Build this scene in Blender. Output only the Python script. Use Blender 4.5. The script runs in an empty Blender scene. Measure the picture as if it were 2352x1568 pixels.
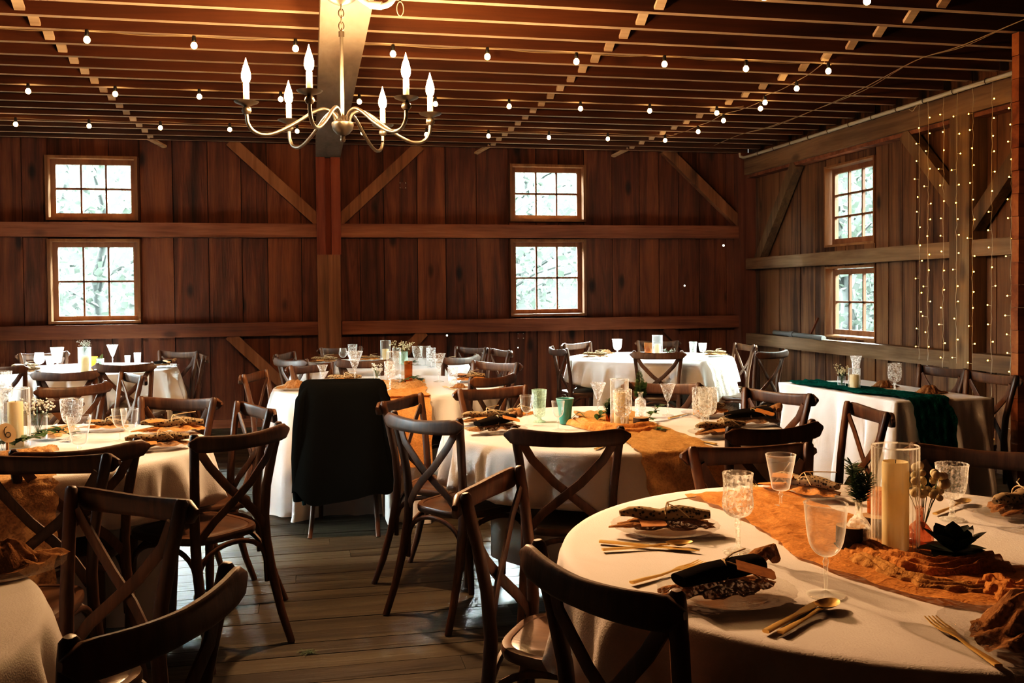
import bpy, math, random
from mathutils import Vector, Matrix, noise
C = bpy.context.scene.collection
PI = math.pi
rnd = random.Random(7)
def V(*a): return Vector(a)

# ------------------------------------------------------------------ materials
def nodes(name):
    m = bpy.data.materials.new(name); m.use_nodes = True
    nt = m.node_tree; nt.nodes.clear()
    out = nt.nodes.new('ShaderNodeOutputMaterial')
    def N(t, **k):
        n = nt.nodes.new('ShaderNode' + t)
        for a, b in k.items():
            if a.startswith('i_'): n.inputs[a[2:].replace('_', ' ')].default_value = b
            else: setattr(n, a, b)
        return n
    def L(a, b): nt.links.new(a, b)
    return m, N, L, out
def ramp(N, stops):
    r = N('ValToRGB'); e = r.color_ramp.elements
    while len(e) < len(stops): e.new(.5)
    for x, (p, c) in zip(e, stops): x.position = p; x.color = (*c, 1) if len(c) == 3 else c
    return r
def plain(name, col, rough=.5, metal=0, coat=0, spec=.5, bump=0, bscale=60):
    m, N, L, out = nodes(name)
    b = N('BsdfPrincipled'); b.inputs['Base Color'].default_value = (*col, 1)
    b.inputs['Roughness'].default_value = rough; b.inputs['Metallic'].default_value = metal
    b.inputs['Coat Weight'].default_value = coat; b.inputs['Specular IOR Level'].default_value = spec
    if bump:
        tc = N('TexCoord'); n = N('TexNoise'); n.inputs['Scale'].default_value = bscale; n.inputs['Detail'].default_value = 4
        L(tc.outputs['Object'], n.inputs['Vector']); bp = N('Bump'); bp.inputs['Strength'].default_value = bump; bp.inputs['Distance'].default_value = .01
        L(n.outputs['Fac'], bp.inputs['Height']); L(bp.outputs['Normal'], b.inputs['Normal'])
        mx = ramp(N, [(.3, tuple(c*.78 for c in col)), (.75, tuple(min(1, c*1.12) for c in col))]); L(n.outputs['Fac'], mx.inputs['Fac']); L(mx.outputs['Color'], b.inputs['Base Color'])
    L(b.outputs[0], out.inputs[0]); return m
def wood(name, dark, mid, light, axis=2, scale=9., stretch=.09, rough=.75, coat=0, knots=.0, bump=.3, spec=.3, var=.55):
    """grainy wood; one random shade per separate board"""
    m, N, L, out = nodes(name)
    tc = N('TexCoord'); mp = N('Mapping'); s = [scale]*3; s[axis] = scale*stretch
    mp.inputs['Scale'].default_value = s
    geo = N('NewGeometry'); rv = N('VectorMath', operation='SCALE'); rv.inputs['Scale'].default_value = 37.
    cb = N('CombineXYZ')
    for i in range(3): L(geo.outputs['Random Per Island'], cb.inputs[i])
    L(cb.outputs[0], rv.inputs[0])
    ad = N('VectorMath', operation='ADD'); L(tc.outputs['Object'], ad.inputs[0]); L(rv.outputs[0], ad.inputs[1])
    L(ad.outputs[0], mp.inputs['Vector'])
    n1 = N('TexNoise'); n1.inputs['Scale'].default_value = 1.; n1.inputs['Detail'].default_value = 4; n1.inputs['Roughness'].default_value = .62; n1.inputs['Distortion'].default_value = .6
    L(mp.outputs[0], n1.inputs['Vector'])
    n2 = N('TexNoise'); n2.inputs['Scale'].default_value = 7.; n2.inputs['Detail'].default_value = 2
    L(mp.outputs[0], n2.inputs['Vector'])
    n3 = N('TexNoise'); n3.inputs['Scale'].default_value = 1.7; n3.inputs['Detail'].default_value = 2; L(ad.outputs[0], n3.inputs['Vector'])
    a1 = N('MapRange'); a1.inputs[1].default_value = .3; a1.inputs[2].default_value = .72; L(n1.outputs['Fac'], a1.inputs[0])
    mul = N('Math', operation='MULTIPLY_ADD'); L(n2.outputs['Fac'], mul.inputs[0]); mul.inputs[1].default_value = .5; L(a1.outputs[0], mul.inputs[2])
    oi = N('ObjectInfo'); ob = N('Math', operation='MULTIPLY_ADD'); L(oi.outputs['Random'], ob.inputs[0]); ob.inputs[1].default_value = .45; L(mul.outputs[0], ob.inputs[2])
    r1 = N('Math', operation='MULTIPLY_ADD'); L(geo.outputs['Random Per Island'], r1.inputs[0]); r1.inputs[1].default_value = var; L(ob.outputs[0], r1.inputs[2])
    r2 = N('Math', operation='MULTIPLY_ADD'); L(n3.outputs['Fac'], r2.inputs[0]); r2.inputs[1].default_value = .7; L(r1.outputs[0], r2.inputs[2])
    sc = N('MapRange'); sc.inputs[1].default_value = .7; sc.inputs[2].default_value = 2.1; L(r2.outputs[0], sc.inputs[0])
    r = ramp(N, [(0, dark), (.5, mid), (1, light)]); L(sc.outputs[0], r.inputs['Fac'])
    col = r.outputs['Color']
    if knots:
        mk = N('Mapping'); ks = [2.6]*3; ks[axis] = 1.15; mk.inputs['Scale'].default_value = ks; L(ad.outputs[0], mk.inputs['Vector'])
        vo = N('TexVoronoi'); vo.inputs['Scale'].default_value = 1.3; L(mk.outputs[0], vo.inputs['Vector'])
        kr = ramp(N, [(.0, (.02, .02, .02)), (.07, (.12, .1, .1)), (.16, (1, 1, 1))]); L(vo.outputs['Distance'], kr.inputs['Fac'])
        mx = N('MixRGB', blend_type='MULTIPLY'); mx.inputs[0].default_value = knots; L(col, mx.inputs[1]); L(kr.outputs[0], mx.inputs[2]); col = mx.outputs[0]
    b = N('BsdfPrincipled'); b.inputs['Roughness'].default_value = rough; b.inputs['Coat Weight'].default_value = coat; b.inputs['Coat Roughness'].default_value = .25
    b.inputs['Specular IOR Level'].default_value = spec
    L(col, b.inputs['Base Color'])
    if bump:
        bp = N('Bump'); bp.inputs['Strength'].default_value = bump; bp.inputs['Distance'].default_value = .006
        L(mul.outputs[0], bp.inputs['Height']); L(bp.outputs['Normal'], b.inputs['Normal'])
    L(b.outputs[0], out.inputs[0]); return m
def cloth(name, col, transl=.25, wscale=7., bump=.35, weave=0, shade=.9, rough=.9, fray=0):
    m, N, L, out = nodes(name)
    tc = N('TexCoord'); n = N('TexNoise'); n.inputs['Scale'].default_value = wscale; n.inputs['Detail'].default_value = 5; n.inputs['Distortion'].default_value = 1.2
    L(tc.outputs['Object'], n.inputs['Vector'])
    r = ramp(N, [(.3, tuple(c*shade for c in col)), (.7, col)]); L(n.outputs['Fac'], r.inputs['Fac'])
    d = N('BsdfDiffuse'); t = N('BsdfTranslucent'); L(r.outputs[0], d.inputs[0]); L(r.outputs[0], t.inputs[0])
    bp = N('Bump'); bp.inputs['Strength'].default_value = bump; bp.inputs['Distance'].default_value = .012; h = n.outputs['Fac']
    if weave:
        w = N('TexNoise'); w.inputs['Scale'].default_value = weave; w.inputs['Detail'].default_value = 2; L(tc.outputs['Object'], w.inputs['Vector'])
        ma = N('Math', operation='MULTIPLY_ADD'); L(w.outputs['Fac'], ma.inputs[0]); ma.inputs[1].default_value = .35; L(h, ma.inputs[2]); h = ma.outputs[0]
    L(h, bp.inputs['Height']); L(bp.outputs[0], d.inputs['Normal'])
    mx = N('MixShader'); mx.inputs[0].default_value = transl; L(d.outputs[0], mx.inputs[1]); L(t.outputs[0], mx.inputs[2])
    res = mx.outputs[0]
    if fray:
        tr = N('BsdfTransparent'); m2 = N('MixShader'); w2 = N('TexNoise'); w2.inputs['Scale'].default_value = 130; L(tc.outputs['Object'], w2.inputs['Vector'])
        rr = ramp(N, [(.5-fray*.3, (1, 1, 1)), (.5, (0, 0, 0))]); L(w2.outputs['Fac'], rr.inputs[0])
        mm = N('Math', operation='MULTIPLY'); L(rr.outputs[0], mm.inputs[0]); mm.inputs[1].default_value = fray
        L(mm.outputs[0], m2.inputs[0]); L(res, m2.inputs[1]); L(tr.outputs[0], m2.inputs[2]); res = m2.outputs[0]
    L(res, out.inputs[0]); return m
def glass(name, tint=(.97, .98, .97), refl=.75, base=.07, cut=0, cscale=90, haze=.03, hcol=(.95, .96, .94), edge=.45):
    m, N, L, out = nodes(name)
    lw = N('LayerWeight'); lw.inputs['Blend'].default_value = .35
    r = N('MapRange'); r.inputs[3].default_value = base; r.inputs[4].default_value = refl; L(lw.outputs['Facing'], r.inputs[0])
    pw = N('Math', operation='POWER'); pw.inputs[1].default_value = 1.6; L(r.outputs[0], pw.inputs[0])
    tr = N('BsdfTransparent'); tr.inputs[0].default_value = (*tint, 1)
    gl = N('BsdfGlossy'); gl.inputs['Roughness'].default_value = .05
    df = N('BsdfTranslucent'); df.inputs[0].default_value = (*hcol, 1); d2 = N('BsdfDiffuse'); d2.inputs[0].default_value = (*hcol, 1)
    ds = N('AddShader'); L(df.outputs[0], ds.inputs[0]); L(d2.outputs[0], ds.inputs[1])
    fe = N('Math', operation='POWER'); fe.inputs[1].default_value = 2.4; L(lw.outputs['Facing'], fe.inputs[0])
    hz = N('Math', operation='MULTIPLY_ADD'); L(fe.outputs[0], hz.inputs[0]); hz.inputs[1].default_value = edge; hz.inputs[2].default_value = haze  # whitish haze and rim painted in as the brightness of refracted light
    hs = hz.outputs[0]
    if cut:
        tc = N('TexCoord'); v = N('TexVoronoi'); v.inputs['Scale'].default_value = cscale; L(tc.outputs['Object'], v.inputs['Vector'])
        bp = N('Bump'); bp.inputs['Strength'].default_value = cut; bp.inputs['Distance'].default_value = .02; L(v.outputs['Distance'], bp.inputs['Height'])
        L(bp.outputs[0], gl.inputs['Normal'])
        rr = ramp(N, [(.0, (.0, .0, .0)), (.45, (.06, .06, .06)), (.8, (.5, .5, .5))]); L(v.outputs['Color'], rr.inputs[0])  # random cells whitened to paint glints on the facets
        a2 = N('Math', operation='MULTIPLY_ADD'); L(rr.outputs[0], a2.inputs[0]); a2.inputs[1].default_value = cut*.7; L(hs, a2.inputs[2]); hs = a2.outputs[0]
    m1 = N('MixShader'); L(hs, m1.inputs[0]); L(tr.outputs[0], m1.inputs[1]); L(ds.outputs[0], m1.inputs[2])
    m2 = N('MixShader'); L(pw.outputs[0], m2.inputs[0]); L(m1.outputs[0], m2.inputs[1]); L(gl.outputs[0], m2.inputs[2])
    L(m2.outputs[0], out.inputs[0]); return m
def emit(name, col, s, sample=True):
    m, N, L, out = nodes(name); e = N('Emission'); e.inputs[0].default_value = (*col, 1); e.inputs[1].default_value = s; L(e.outputs[0], out.inputs[0])
    if not sample: m.cycles.emission_sampling = 'NONE'
    return m

M = {}
M['barn'] = wood('barn_boards', (0.01054, 0.004624, 0.002749), (0.09223, 0.03051, 0.01467), (0.202, 0.07581, 0.033), 2, 9, .07, knots=.9, bump=.5)
M['barn_grey'] = wood('weathered_boards', (0.008912, 0.004987, 0.002605), (0.05826, 0.02494, 0.01129), (0.185, 0.0942, 0.04558), 2, 9, .06, knots=.9, bump=.5, var=.8)
M['timber_x'] = wood('timber_x', (0.02415, 0.0104, 0.006615), (0.1449, 0.05313, 0.02756), (0.2898, 0.1271, 0.07166), 0, 8, .06, knots=.7)
M['timber_z'] = wood('timber_z', (0.0168, 0.00756, 0.00504), (0.0924, 0.03192, 0.0168), (0.168, 0.063, 0.0336), 2, 8, .06, knots=.6)
M['brace'] = wood('brace_wood', (.05, .024, .012), (.19, .088, .042), (.3, .15, .08), 2, 8, .06, knots=.5)
M['timber_red'] = wood('timber_red', (.05, .014, .007), (.16, .042, .019), (.24, .07, .033), 2, 8, .06, knots=.4)
M['grey_y'] = wood('grey_timber_y', (0.02486, 0.01521, 0.008876), (0.116, 0.06844, 0.03754), (0.2486, 0.1597, 0.09555), 1, 8, .06, knots=.6)
M['grey_z'] = wood('grey_timber_z', (0.0252, 0.01512, 0.0084), (0.1176, 0.0714, 0.0378), (0.2352, 0.1512, 0.084), 2, 8, .06, knots=.6)
M['beam'] = wood('pale_beam', (0.1071, 0.08035, 0.06056), (0.1928, 0.15, 0.1156), (0.2464, 0.2035, 0.1652), 1, 5, .25, knots=.2, bump=.25)
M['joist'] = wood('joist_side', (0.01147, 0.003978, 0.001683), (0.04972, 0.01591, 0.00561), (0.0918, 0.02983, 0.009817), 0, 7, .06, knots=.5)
M['joist_edge'] = wood('joist_edge', (0.23, 0.1581, 0.1078), (0.4888, 0.3594, 0.2587), (0.7188, 0.5606, 0.4169), 0, 9, .05, bump=.2)  # pale aged joist wood, brightened by lamp and window light painted in
M['deck'] = wood('deck', (0.00336, 0.0021, 0.00126), (0.0126, 0.00672, 0.00378), (0.0252, 0.0126, 0.00672), 1, 7, .06)
M['dark'] = plain('dark_gap', (.006, .004, .003), .9)
M['sill'] = wood('window_wood', (0.06, 0.024, 0.0108), (0.156, 0.072, 0.033), (0.24, 0.126, 0.06), 2, 9, .1, bump=.2)
M['sash'] = wood('sash_wood', (0.064, 0.024, 0.012), (0.136, 0.056, 0.028), (0.208, 0.104, 0.056), 2, 9, .1, bump=.2)
M['partition'] = wood('partition_boards', (.06, .015, .005), (.2, .06, .02), (.34, .12, .04), 0, 8, .06, bump=.4)
M['chair'] = wood('chair_wood', (0.0186, 0.008259, 0.004102), (0.06646, 0.02864, 0.01321), (0.1396, 0.06387, 0.02916), 2, 16, .12, rough=.5, coat=.1, bump=.12, spec=.35, var=.3)
M['seat'] = wood('seat_wood', (0.0224, 0.01008, 0.00448), (0.07, 0.03136, 0.01344), (0.112, 0.056, 0.0252), 1, 16, .1, rough=.38, coat=.35, bump=.1, spec=.5, var=.3)
M['cloth'] = cloth('white_cloth', (.76, .715, .685), .12, 5, .25, weave=260, shade=.93)
M['gauze'] = cloth('orange_gauze', (.76, .36, .13), .3, 22, .5, weave=220, shade=.72, fray=.2)
M['gauze_pale'] = cloth('pale_gauze', (.72, .44, .22), .4, 22, .6, weave=220, shade=.75, fray=.3)
M['gauze_ochre'] = cloth('ochre_gauze', (.6, .34, .135), .3, 22, .6, weave=240, shade=.7, fray=.2)
M['gauze_white'] = cloth('white_gauze', (.8, .72, .62), .4, 22, .5, weave=220, shade=.8, fray=.35)
M['velvet'] = cloth('green_gauze', (.006, .075, .058), .15, 26, .9, weave=150, shade=.45)
M['napkin_brown'] = cloth('brown_gauze', (.40, .215, .105), .25, 30, .6, weave=240, shade=.6, fray=.2)
M['napkin_dark'] = cloth('dark_napkin', (.018, .015, .013), .02, 12, .3, weave=300)
M['coat'] = cloth('black_coat', (.006, .0062, .0056), .0, 6, .3, weave=280)
M['coat_lining'] = cloth('coat_lining', (.02, .045, .05), .0, 6, .3)
def floral():
    m, N, L, out = nodes('floral_napkin'); tc = N('TexCoord'); v = N('TexVoronoi'); v.inputs['Scale'].default_value = 95; L(tc.outputs['Object'], v.inputs['Vector'])
    n = N('TexNoise'); n.inputs['Scale'].default_value = 70; L(tc.outputs['Object'], n.inputs['Vector'])
    ad = N('Math', operation='MULTIPLY'); L(v.outputs['Distance'], ad.inputs[0]); L(n.outputs['Fac'], ad.inputs[1])
    r = ramp(N, [(.12, (.03, .025, .022)), (.2, (.3, .225, .14))]); L(ad.outputs[0], r.inputs[0])
    d = N('BsdfDiffuse'); L(r.outputs[0], d.inputs[0]); L(d.outputs[0], out.inputs[0]); return m
M['floral'] = floral()
M['kraft'] = plain('kraft_card', (.5, .2, .05), .8, bump=.1, bscale=90)
M['twine'] = plain('twine', (.55, .42, .25), .9)
M['gold'] = plain('gold_metal', (.95, .66, .26), .3, .72)
M['pewter'] = plain('brushed_metal', (.19, .165, .135), .4, 1)
M['candle'] = cloth('cream_wax', (.93, .8, .52), .35, 3, .0, shade=.97)
M['sleeve'] = plain('candle_sleeve', (.75, .62, .45), .5)
M['pipe'] = plain('grey_pipe', (.55, .57, .58), .45)
M['drain'] = plain('dull_grey_pipe', (.12, .12, .115), .6)
M['conduit'] = plain('painted_conduit', (.75, .7, .6), .5)
M['black'] = plain('black_plastic', (.012, .011, .01), .5)
M['wire'] = plain('clear_wire', (.5, .42, .3), .5)
M['cord'] = plain('cord', (.28, .2, .12), .6)
M['teal'] = plain('teal_ceramic', (.06, .36, .33), .35, bump=.12, bscale=25)
M['leaf'] = plain('green_leaf', (.04, .095, .03), .45, bump=.2, bscale=30)
M['leaf_dark'] = plain('dark_leaf', (.008, .022, .012), .55)
M['leaf_pale'] = plain('pale_leaf', (.12, .17, .06), .5)
M['blossom'] = plain('cream_blossom', (.6, .52, .33), .8)
M['blossom_white'] = plain('white_blossom', (.85, .83, .75), .8)
M['bark'] = plain('bark', (.035, .02, .012), .9, bump=.9, bscale=40)
M['cutwood'] = plain('cut_wood', (.4, .25, .13), .8, bump=.2, bscale=30)
M['card'] = plain('pale_card', (.72, .56, .36), .8)
M['ink'] = plain('black_ink', (.01, .009, .008), .7)
M['glass'] = glass('clear_glass', base=.12, haze=.04, edge=1.)
M['crystal'] = glass('cut_crystal', base=.16, refl=.85, cut=.9, cscale=26, haze=.04)
M['crystal2'] = glass('pressed_glass', base=.12, refl=.8, cut=.5, cscale=30, haze=.04)
M['plateglass'] = glass('plate_glass', base=.10, refl=.7, cut=.14, cscale=170, haze=.008, edge=.06)
M['greenglass'] = glass('pale_green_glass', tint=(.86, .97, .92), base=.2, refl=.8, cut=.5, cscale=24, haze=.2, hcol=(.6, .85, .75))
M['cutvase'] = glass('cut_vase_glass', base=.15, refl=.85, cut=1., cscale=150, haze=.16)
M['ribglass'] = glass('ribbed_cylinder_glass', base=.07, refl=.85, haze=.045, edge=.9)
M['amber'] = glass('amber_glass', tint=(.66, .32, .13), base=.1, refl=.7, haze=.05, hcol=(.7, .32, .12), edge=.3)
M['rose'] = glass('rose_glass', tint=(.72, .4, .28), base=.12, refl=.75, cut=.3, haze=.1, hcol=(.8, .45, .3))
M['orangeglass'] = glass('orange_votive_glass', tint=(.8, .3, .04), base=.1, refl=.6, haze=.4, hcol=(1, .35, .04))
M['pane'] = glass('old_window_pane', tint=(.93, .97, .95), base=.02, refl=.35, haze=.0008, hcol=(.85, .95, .92), edge=0)
M['bulb'] = emit('warm_bulb', (1, .56, .2), 45)
M['flame'] = emit('candle_bulb', (1, .58, .27), 1500)
M['fairy'] = emit('fairy_bulb', (1, .42, .045), 36, False)
M['hole'] = emit('daylight_in_hole', (.85, 1, .92), 3, False)
M['trunk'] = plain('tree_trunk', (.034, .038, .035), .9, bump=.6, bscale=12)
def leafmat():
    m, N, L, out = nodes('tree_leaves'); g = N('NewGeometry'); r = ramp(N, [(0, (.038, .05, .037)), (.5, (.047, .055, .047)), (1, (.056, .061, .055))]); L(g.outputs['Random Per Island'], r.inputs[0])
    d = N('BsdfDiffuse'); t = N('BsdfTranslucent'); L(r.outputs[0], d.inputs[0]); L(r.outputs[0], t.inputs[0]); mx = N('MixShader'); mx.inputs[0].default_value = .5
    L(d.outputs[0], mx.inputs[1]); L(t.outputs[0], mx.inputs[2]); L(mx.outputs[0], out.inputs[0]); return m
M['trees'] = leafmat()
M['lawn'] = plain('lawn', (.0045, .006, .0036), .9, bump=.5, bscale=5)
M['floor'] = wood('plank_floor', (0.00576, 0.0042, 0.002304), (0.0265, 0.0198, 0.01152), (0.072, 0.06, 0.03802), 0, 9, .08, rough=.5, bump=.5, spec=.4, knots=.5, var=.5)

# ------------------------------------------------------------------ mesh builder
class MB:
    def __init__(s): s.v = []; s.f = []; s.m = []
    def add(s, vs, fs, mi=0):
        o = len(s.v); s.v += [tuple(v) for v in vs]; s.f += [tuple(i+o for i in f) for f in fs]; s.m += [mi]*len(fs); return s
    def box(s, lo, hi, mi=0, bevel=0, bottom=None):
        x0, y0, z0 = lo; x1, y1, z1 = hi
        vs = [(x0,y0,z0),(x1,y0,z0),(x1,y1,z0),(x0,y1,z0),(x0,y0,z1),(x1,y0,z1),(x1,y1,z1),(x0,y1,z1)]
        s.add(vs, [(3,2,1,0),(4,5,6,7),(0,1,5,4),(1,2,6,5),(2,3,7,6),(3,0,4,7)], mi)
        if bottom is not None: s.m[-6] = bottom
        return s
    def obox(s, a, b, w, h, up=(0,0,1), mi=0):
        """bar from a to b with rectangular section w (sideways) x h (along up)"""
        a, b = Vector(a), Vector(b); d = (b-a).normalized(); u = Vector(up); sd = d.cross(u).normalized(); u = sd.cross(d).normalized()
        vs = [p+sd*i*w/2+u*j*h/2 for p in (a, b) for i, j in ((-1,-1),(1,-1),(1,1),(-1,1))]
        return s.add(vs, [(0,1,2,3),(7,6,5,4),(1,0,4,5),(2,1,5,6),(3,2,6,7),(0,3,7,4)], mi)
    def lathe(s, prof, seg=24, c=(0,0,0), mi=0, wob=None):
        vs = []; fs = []; n = len(prof)
        for k in range(seg):
            a = 2*PI*k/seg
            for i, (r, z) in enumerate(prof):
                rr = r*(1+(wob(a, i/(n-1)) if wob else 0)); vs.append((c[0]+rr*math.cos(a), c[1]+rr*math.sin(a), c[2]+z))
        for k in range(seg):
            k2 = (k+1) % seg
            for i in range(n-1):
                if prof[i][0] < 1e-6 and prof[i+1][0] < 1e-6: continue
                fs.append((k*n+i, k2*n+i, k2*n+i+1, k*n+i+1))
        return s.add(vs, fs, mi)
    def sweep(s, pts, sec, ups=None, mi=0, n=8, sq=.55, cap=True):
        """rounded bar through pts; sec = list of (w,h) per point; ups = a vector held roughly 'thickness' wards"""
        pts = [Vector(p) for p in pts]; vs = []; fs = []; up0 = Vector(ups or (0,0,1))
        if not isinstance(sec, list): sec = [sec]*len(pts)
        for i, p in enumerate(pts):
            d = (pts[min(i+1, len(pts)-1)]-pts[max(i-1, 0)]).normalized()
            sd = d.cross(up0)
            if sd.length < 1e-4: sd = d.cross(V(.3, .9, .1))
            sd.normalize(); u = sd.cross(d).normalized(); w, h = sec[i]
            for k in range(n):
                a = 2*PI*(k+.5)/n; ca, sa = math.cos(a), math.sin(a)
                x = math.copysign(abs(ca)**sq, ca); y = math.copysign(abs(sa)**sq, sa)
                vs.append(p+sd*x*w/2+u*y*h/2)
        for i in range(len(pts)-1):
            for k in range(n):
                fs.append((i*n+k, i*n+(k+1) % n, (i+1)*n+(k+1) % n, (i+1)*n+k))
        if cap: fs.append(tuple(range(n-1, -1, -1))); fs.append(tuple(range((len(pts)-1)*n, len(pts)*n)))
        return s.add(vs, fs, mi)
    def tube(s, pts, r, n=6, mi=0, up=(0.13,.2,1)):
        if not isinstance(r, list): r = [r]*len(pts)
        return s.sweep(pts, [(2*x, 2*x) for x in r], up, mi, n, 1.)
    def ball(s, c, r, mi=0, n=6, m=4, sz=1.):
        prof = [(max(1e-5, r*math.sin(PI*i/m)), -r*sz*math.cos(PI*i/m)) for i in range(m+1)]
        return s.lathe(prof, n, c, mi)
    def leaf(s, b, d, up, ln, w, mi=0, bend=.25):
        b, d, up = Vector(b), Vector(d).normalized(), Vector(up); sd = d.cross(up)
        if sd.length < 1e-3: sd = d.cross(V(1, .2, .3))
        sd.normalize(); up = sd.cross(d).normalized()
        vs = []
        for t, k in ((0, .02), (.3, .85), (.6, .95), (.85, .5), (1, .0)):
            p = b+d*ln*t-up*bend*ln*t*t
            vs += [p-sd*w/2*k+up*w*.12*k, p, p+sd*w/2*k+up*w*.12*k]
        fs = []
        for i in range(4):
            o = i*3; fs += [(o, o+1, o+4, o+3), (o+1, o+2, o+5, o+4)]
        return s.add(vs, fs, mi)
    def build(s, name, mats, parent=None, smooth=None, loc=None, rotz=0):
        me = bpy.data.meshes.new(name); me.from_pydata(s.v, [], s.f); me.validate(clean_customdata=False)
        if not isinstance(mats, (list, tuple)): mats = [mats]
        for m in mats: me.materials.append(M[m] if isinstance(m, str) else m)
        if len(mats) > 1 and len(me.polygons) == len(s.m): me.polygons.foreach_set('material_index', s.m)
        if smooth is not None:
            me.polygons.foreach_set('use_smooth', [True]*len(me.polygons))
            if smooth < 180: me.set_sharp_from_angle(angle=math.radians(smooth))
        me.update(); o = bpy.data.objects.new(name, me); C.objects.link(o)
        if parent: o.parent = parent
        if loc: o.location = loc
        o.rotation_euler[2] = rotz
        return o
def tag(o, label, cat, group=None):
    o['label'] = label; o['category'] = cat
    if group: o['group'] = group
    return o
def empty(name, loc=(0,0,0), rotz=0):
    o = bpy.data.objects.new(name, None); o.empty_display_size = .1; C.objects.link(o); o.location = loc; o.rotation_euler[2] = rotz; return o
def struct(o): o['kind'] = 'structure'; return o
def dup(root, loc, rotz=0, scale=1.):
    r = root.copy(); C.objects.link(r); r.location = loc; r.rotation_euler[2] = rotz; r.scale = (scale,)*3
    for k in ('label', 'category', 'group'):
        if k in r: del r[k]
    for ch in list(root.children):
        c = ch.copy(); C.objects.link(c); c.parent = r
        for g in list(ch.children):
            d = g.copy(); C.objects.link(d); d.parent = c
    return r
protos = {}
def inst(key, make, loc, rotz=0, scale=1.):
    """first use places the thing that make() builds, later uses copy it with its parts"""
    if key not in protos:
        o = make(); protos[key] = o; o.location = loc; o.rotation_euler[2] = rotz; o.scale = (scale,)*3; return o
    return dup(protos[key], loc, rotz, scale)

# ------------------------------------------------------------------ the barn
XL, XR, YB, YF, ZC = -4.6, 4.98, 10.33, -2.6, 3.16
mb = MB(); fr = random.Random(77); y = YF-.3
while y < YB+.2:
    x = XL-.3-fr.uniform(0, 3)
    while x < XR+.3:
        l = fr.uniform(1.8, 4.4); dz = fr.uniform(-.002, 0)
        if x+l > XL-.3: mb.box((max(x, XL-.3)+.001, y+.0022, -.03+dz), (min(x+l, XR+.3)-.001, y+.1328, dz))
        x += l
    y += .135
mb.box((XL-.3, YF-.3, -.06), (XR+.3, YB+.2, -.02), 1)
struct(mb.build('floor', ['floor', 'dark']))
def boards(name, plane, u0, u1, z0, z1, holes, off, thick, wmin, wmax, mat, seed, flip=1):
    """vertical planks with real openings at the windows; plane 'y' (back/front) or 'x' (side)"""
    r = random.Random(seed); mb = MB(); cuts = sorted({u0, u1} | {h[0] for h in holes} | {h[1] for h in holes}); edges = [u0]
    for a, b in zip(cuts, cuts[1:]):
        n = max(1, round((b-a)/r.uniform(wmin, wmax))); ws = [r.uniform(.8, 1.2) for _ in range(n)]; t = sum(ws); x = a
        for w in ws: x += w/t*(b-a); edges.append(x)
    def put(a, b, za, zb, d0, d1):
        if plane == 'y': mb.box((a, d0, za), (b, d1, zb))
        else: mb.box((d0, a, za), (d1, b, zb))
    for a, b in zip(edges, edges[1:]):
        d = off+flip*r.uniform(0, .008); segs = [(z0, z1)]
        for h in holes:
            if h[0]-1e-4 <= a and b <= h[1]+1e-4:
                segs = [q for s0, s1 in segs for q in ([(s0, s1)] if h[3] <= s0 or h[2] >= s1 else [(s0, h[2]), (h[3], s1)]) if q[1]-q[0] > .005]
        for s0, s1 in segs:
            lo, hi = sorted((d, d+flip*thick)); put(a+.0035, b-.0035, s0, s1, lo, hi)
            lo, hi = sorted((off+flip*(thick+.012), off+flip*(thick+.03))); n0 = len(mb.m); put(a-.001, b+.001, s0, s1, lo, hi); mb.m[n0:] = [1]*(len(mb.m)-n0)
    return struct(mb.build(name, [mat, 'dark']))
# windows: u0,u1,z0,z1
WB = [(-2.565,-1.70,2.14,2.785), (-2.56,-1.69,1.105,1.955), (2.14,3.0,2.155,2.785), (2.14,3.0,1.115,1.962)]
WR = [(7.775,8.635,1.795,2.587), (7.76,8.625,.913,1.604)]
boards('wall_back', 'y', XL, XR, 0, ZC, WB, YB, .025, .25, .33, 'barn', 3)
boards('wall_right', 'x', YF, YB, 0, ZC, WR, XR, .025, .17, .27, 'barn_grey', 5)
WL = [(7.57,8.41,1.785,2.555), (7.555,8.40,.925,1.598), (5.2,6.1,1.785,2.6), (5.2,6.1,.8,1.65)]
boards('wall_left', 'x', YF, YB, 0, ZC, WL, XL, .025, .2, .3, 'barn', 8, -1)
boards('wall_front', 'y', XL, XR, 0, ZC, [], YF, .025, .2, .3, 'barn', 9, -1)
mb = MB(); x = XL-.2
while x < XR+.2: mb.box((x, YF-.2, ZC), (x+.2, YB+.2, ZC+.03)); x += .204
mb.box((XL-.2, YF-.2, ZC+.04), (XR+.3, YB+.2, ZC+.1))
struct(mb.build('ceiling', 'deck'))
JY = [10.15-.3125*k for k in range(36)]
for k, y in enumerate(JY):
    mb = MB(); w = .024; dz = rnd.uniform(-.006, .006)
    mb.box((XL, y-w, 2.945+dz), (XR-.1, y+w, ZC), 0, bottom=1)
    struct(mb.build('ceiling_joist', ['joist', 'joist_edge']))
# cross bridging between joists
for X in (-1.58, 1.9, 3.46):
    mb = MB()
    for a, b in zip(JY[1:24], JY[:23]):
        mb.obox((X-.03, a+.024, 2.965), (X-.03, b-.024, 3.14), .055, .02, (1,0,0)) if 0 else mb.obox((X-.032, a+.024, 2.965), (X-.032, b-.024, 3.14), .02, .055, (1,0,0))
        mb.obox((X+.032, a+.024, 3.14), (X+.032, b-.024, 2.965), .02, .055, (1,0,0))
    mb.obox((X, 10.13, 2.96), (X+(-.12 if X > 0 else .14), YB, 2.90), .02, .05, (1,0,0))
    struct(mb.build('joist_bridging', 'joist_edge' if X else 'joist'))
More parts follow.
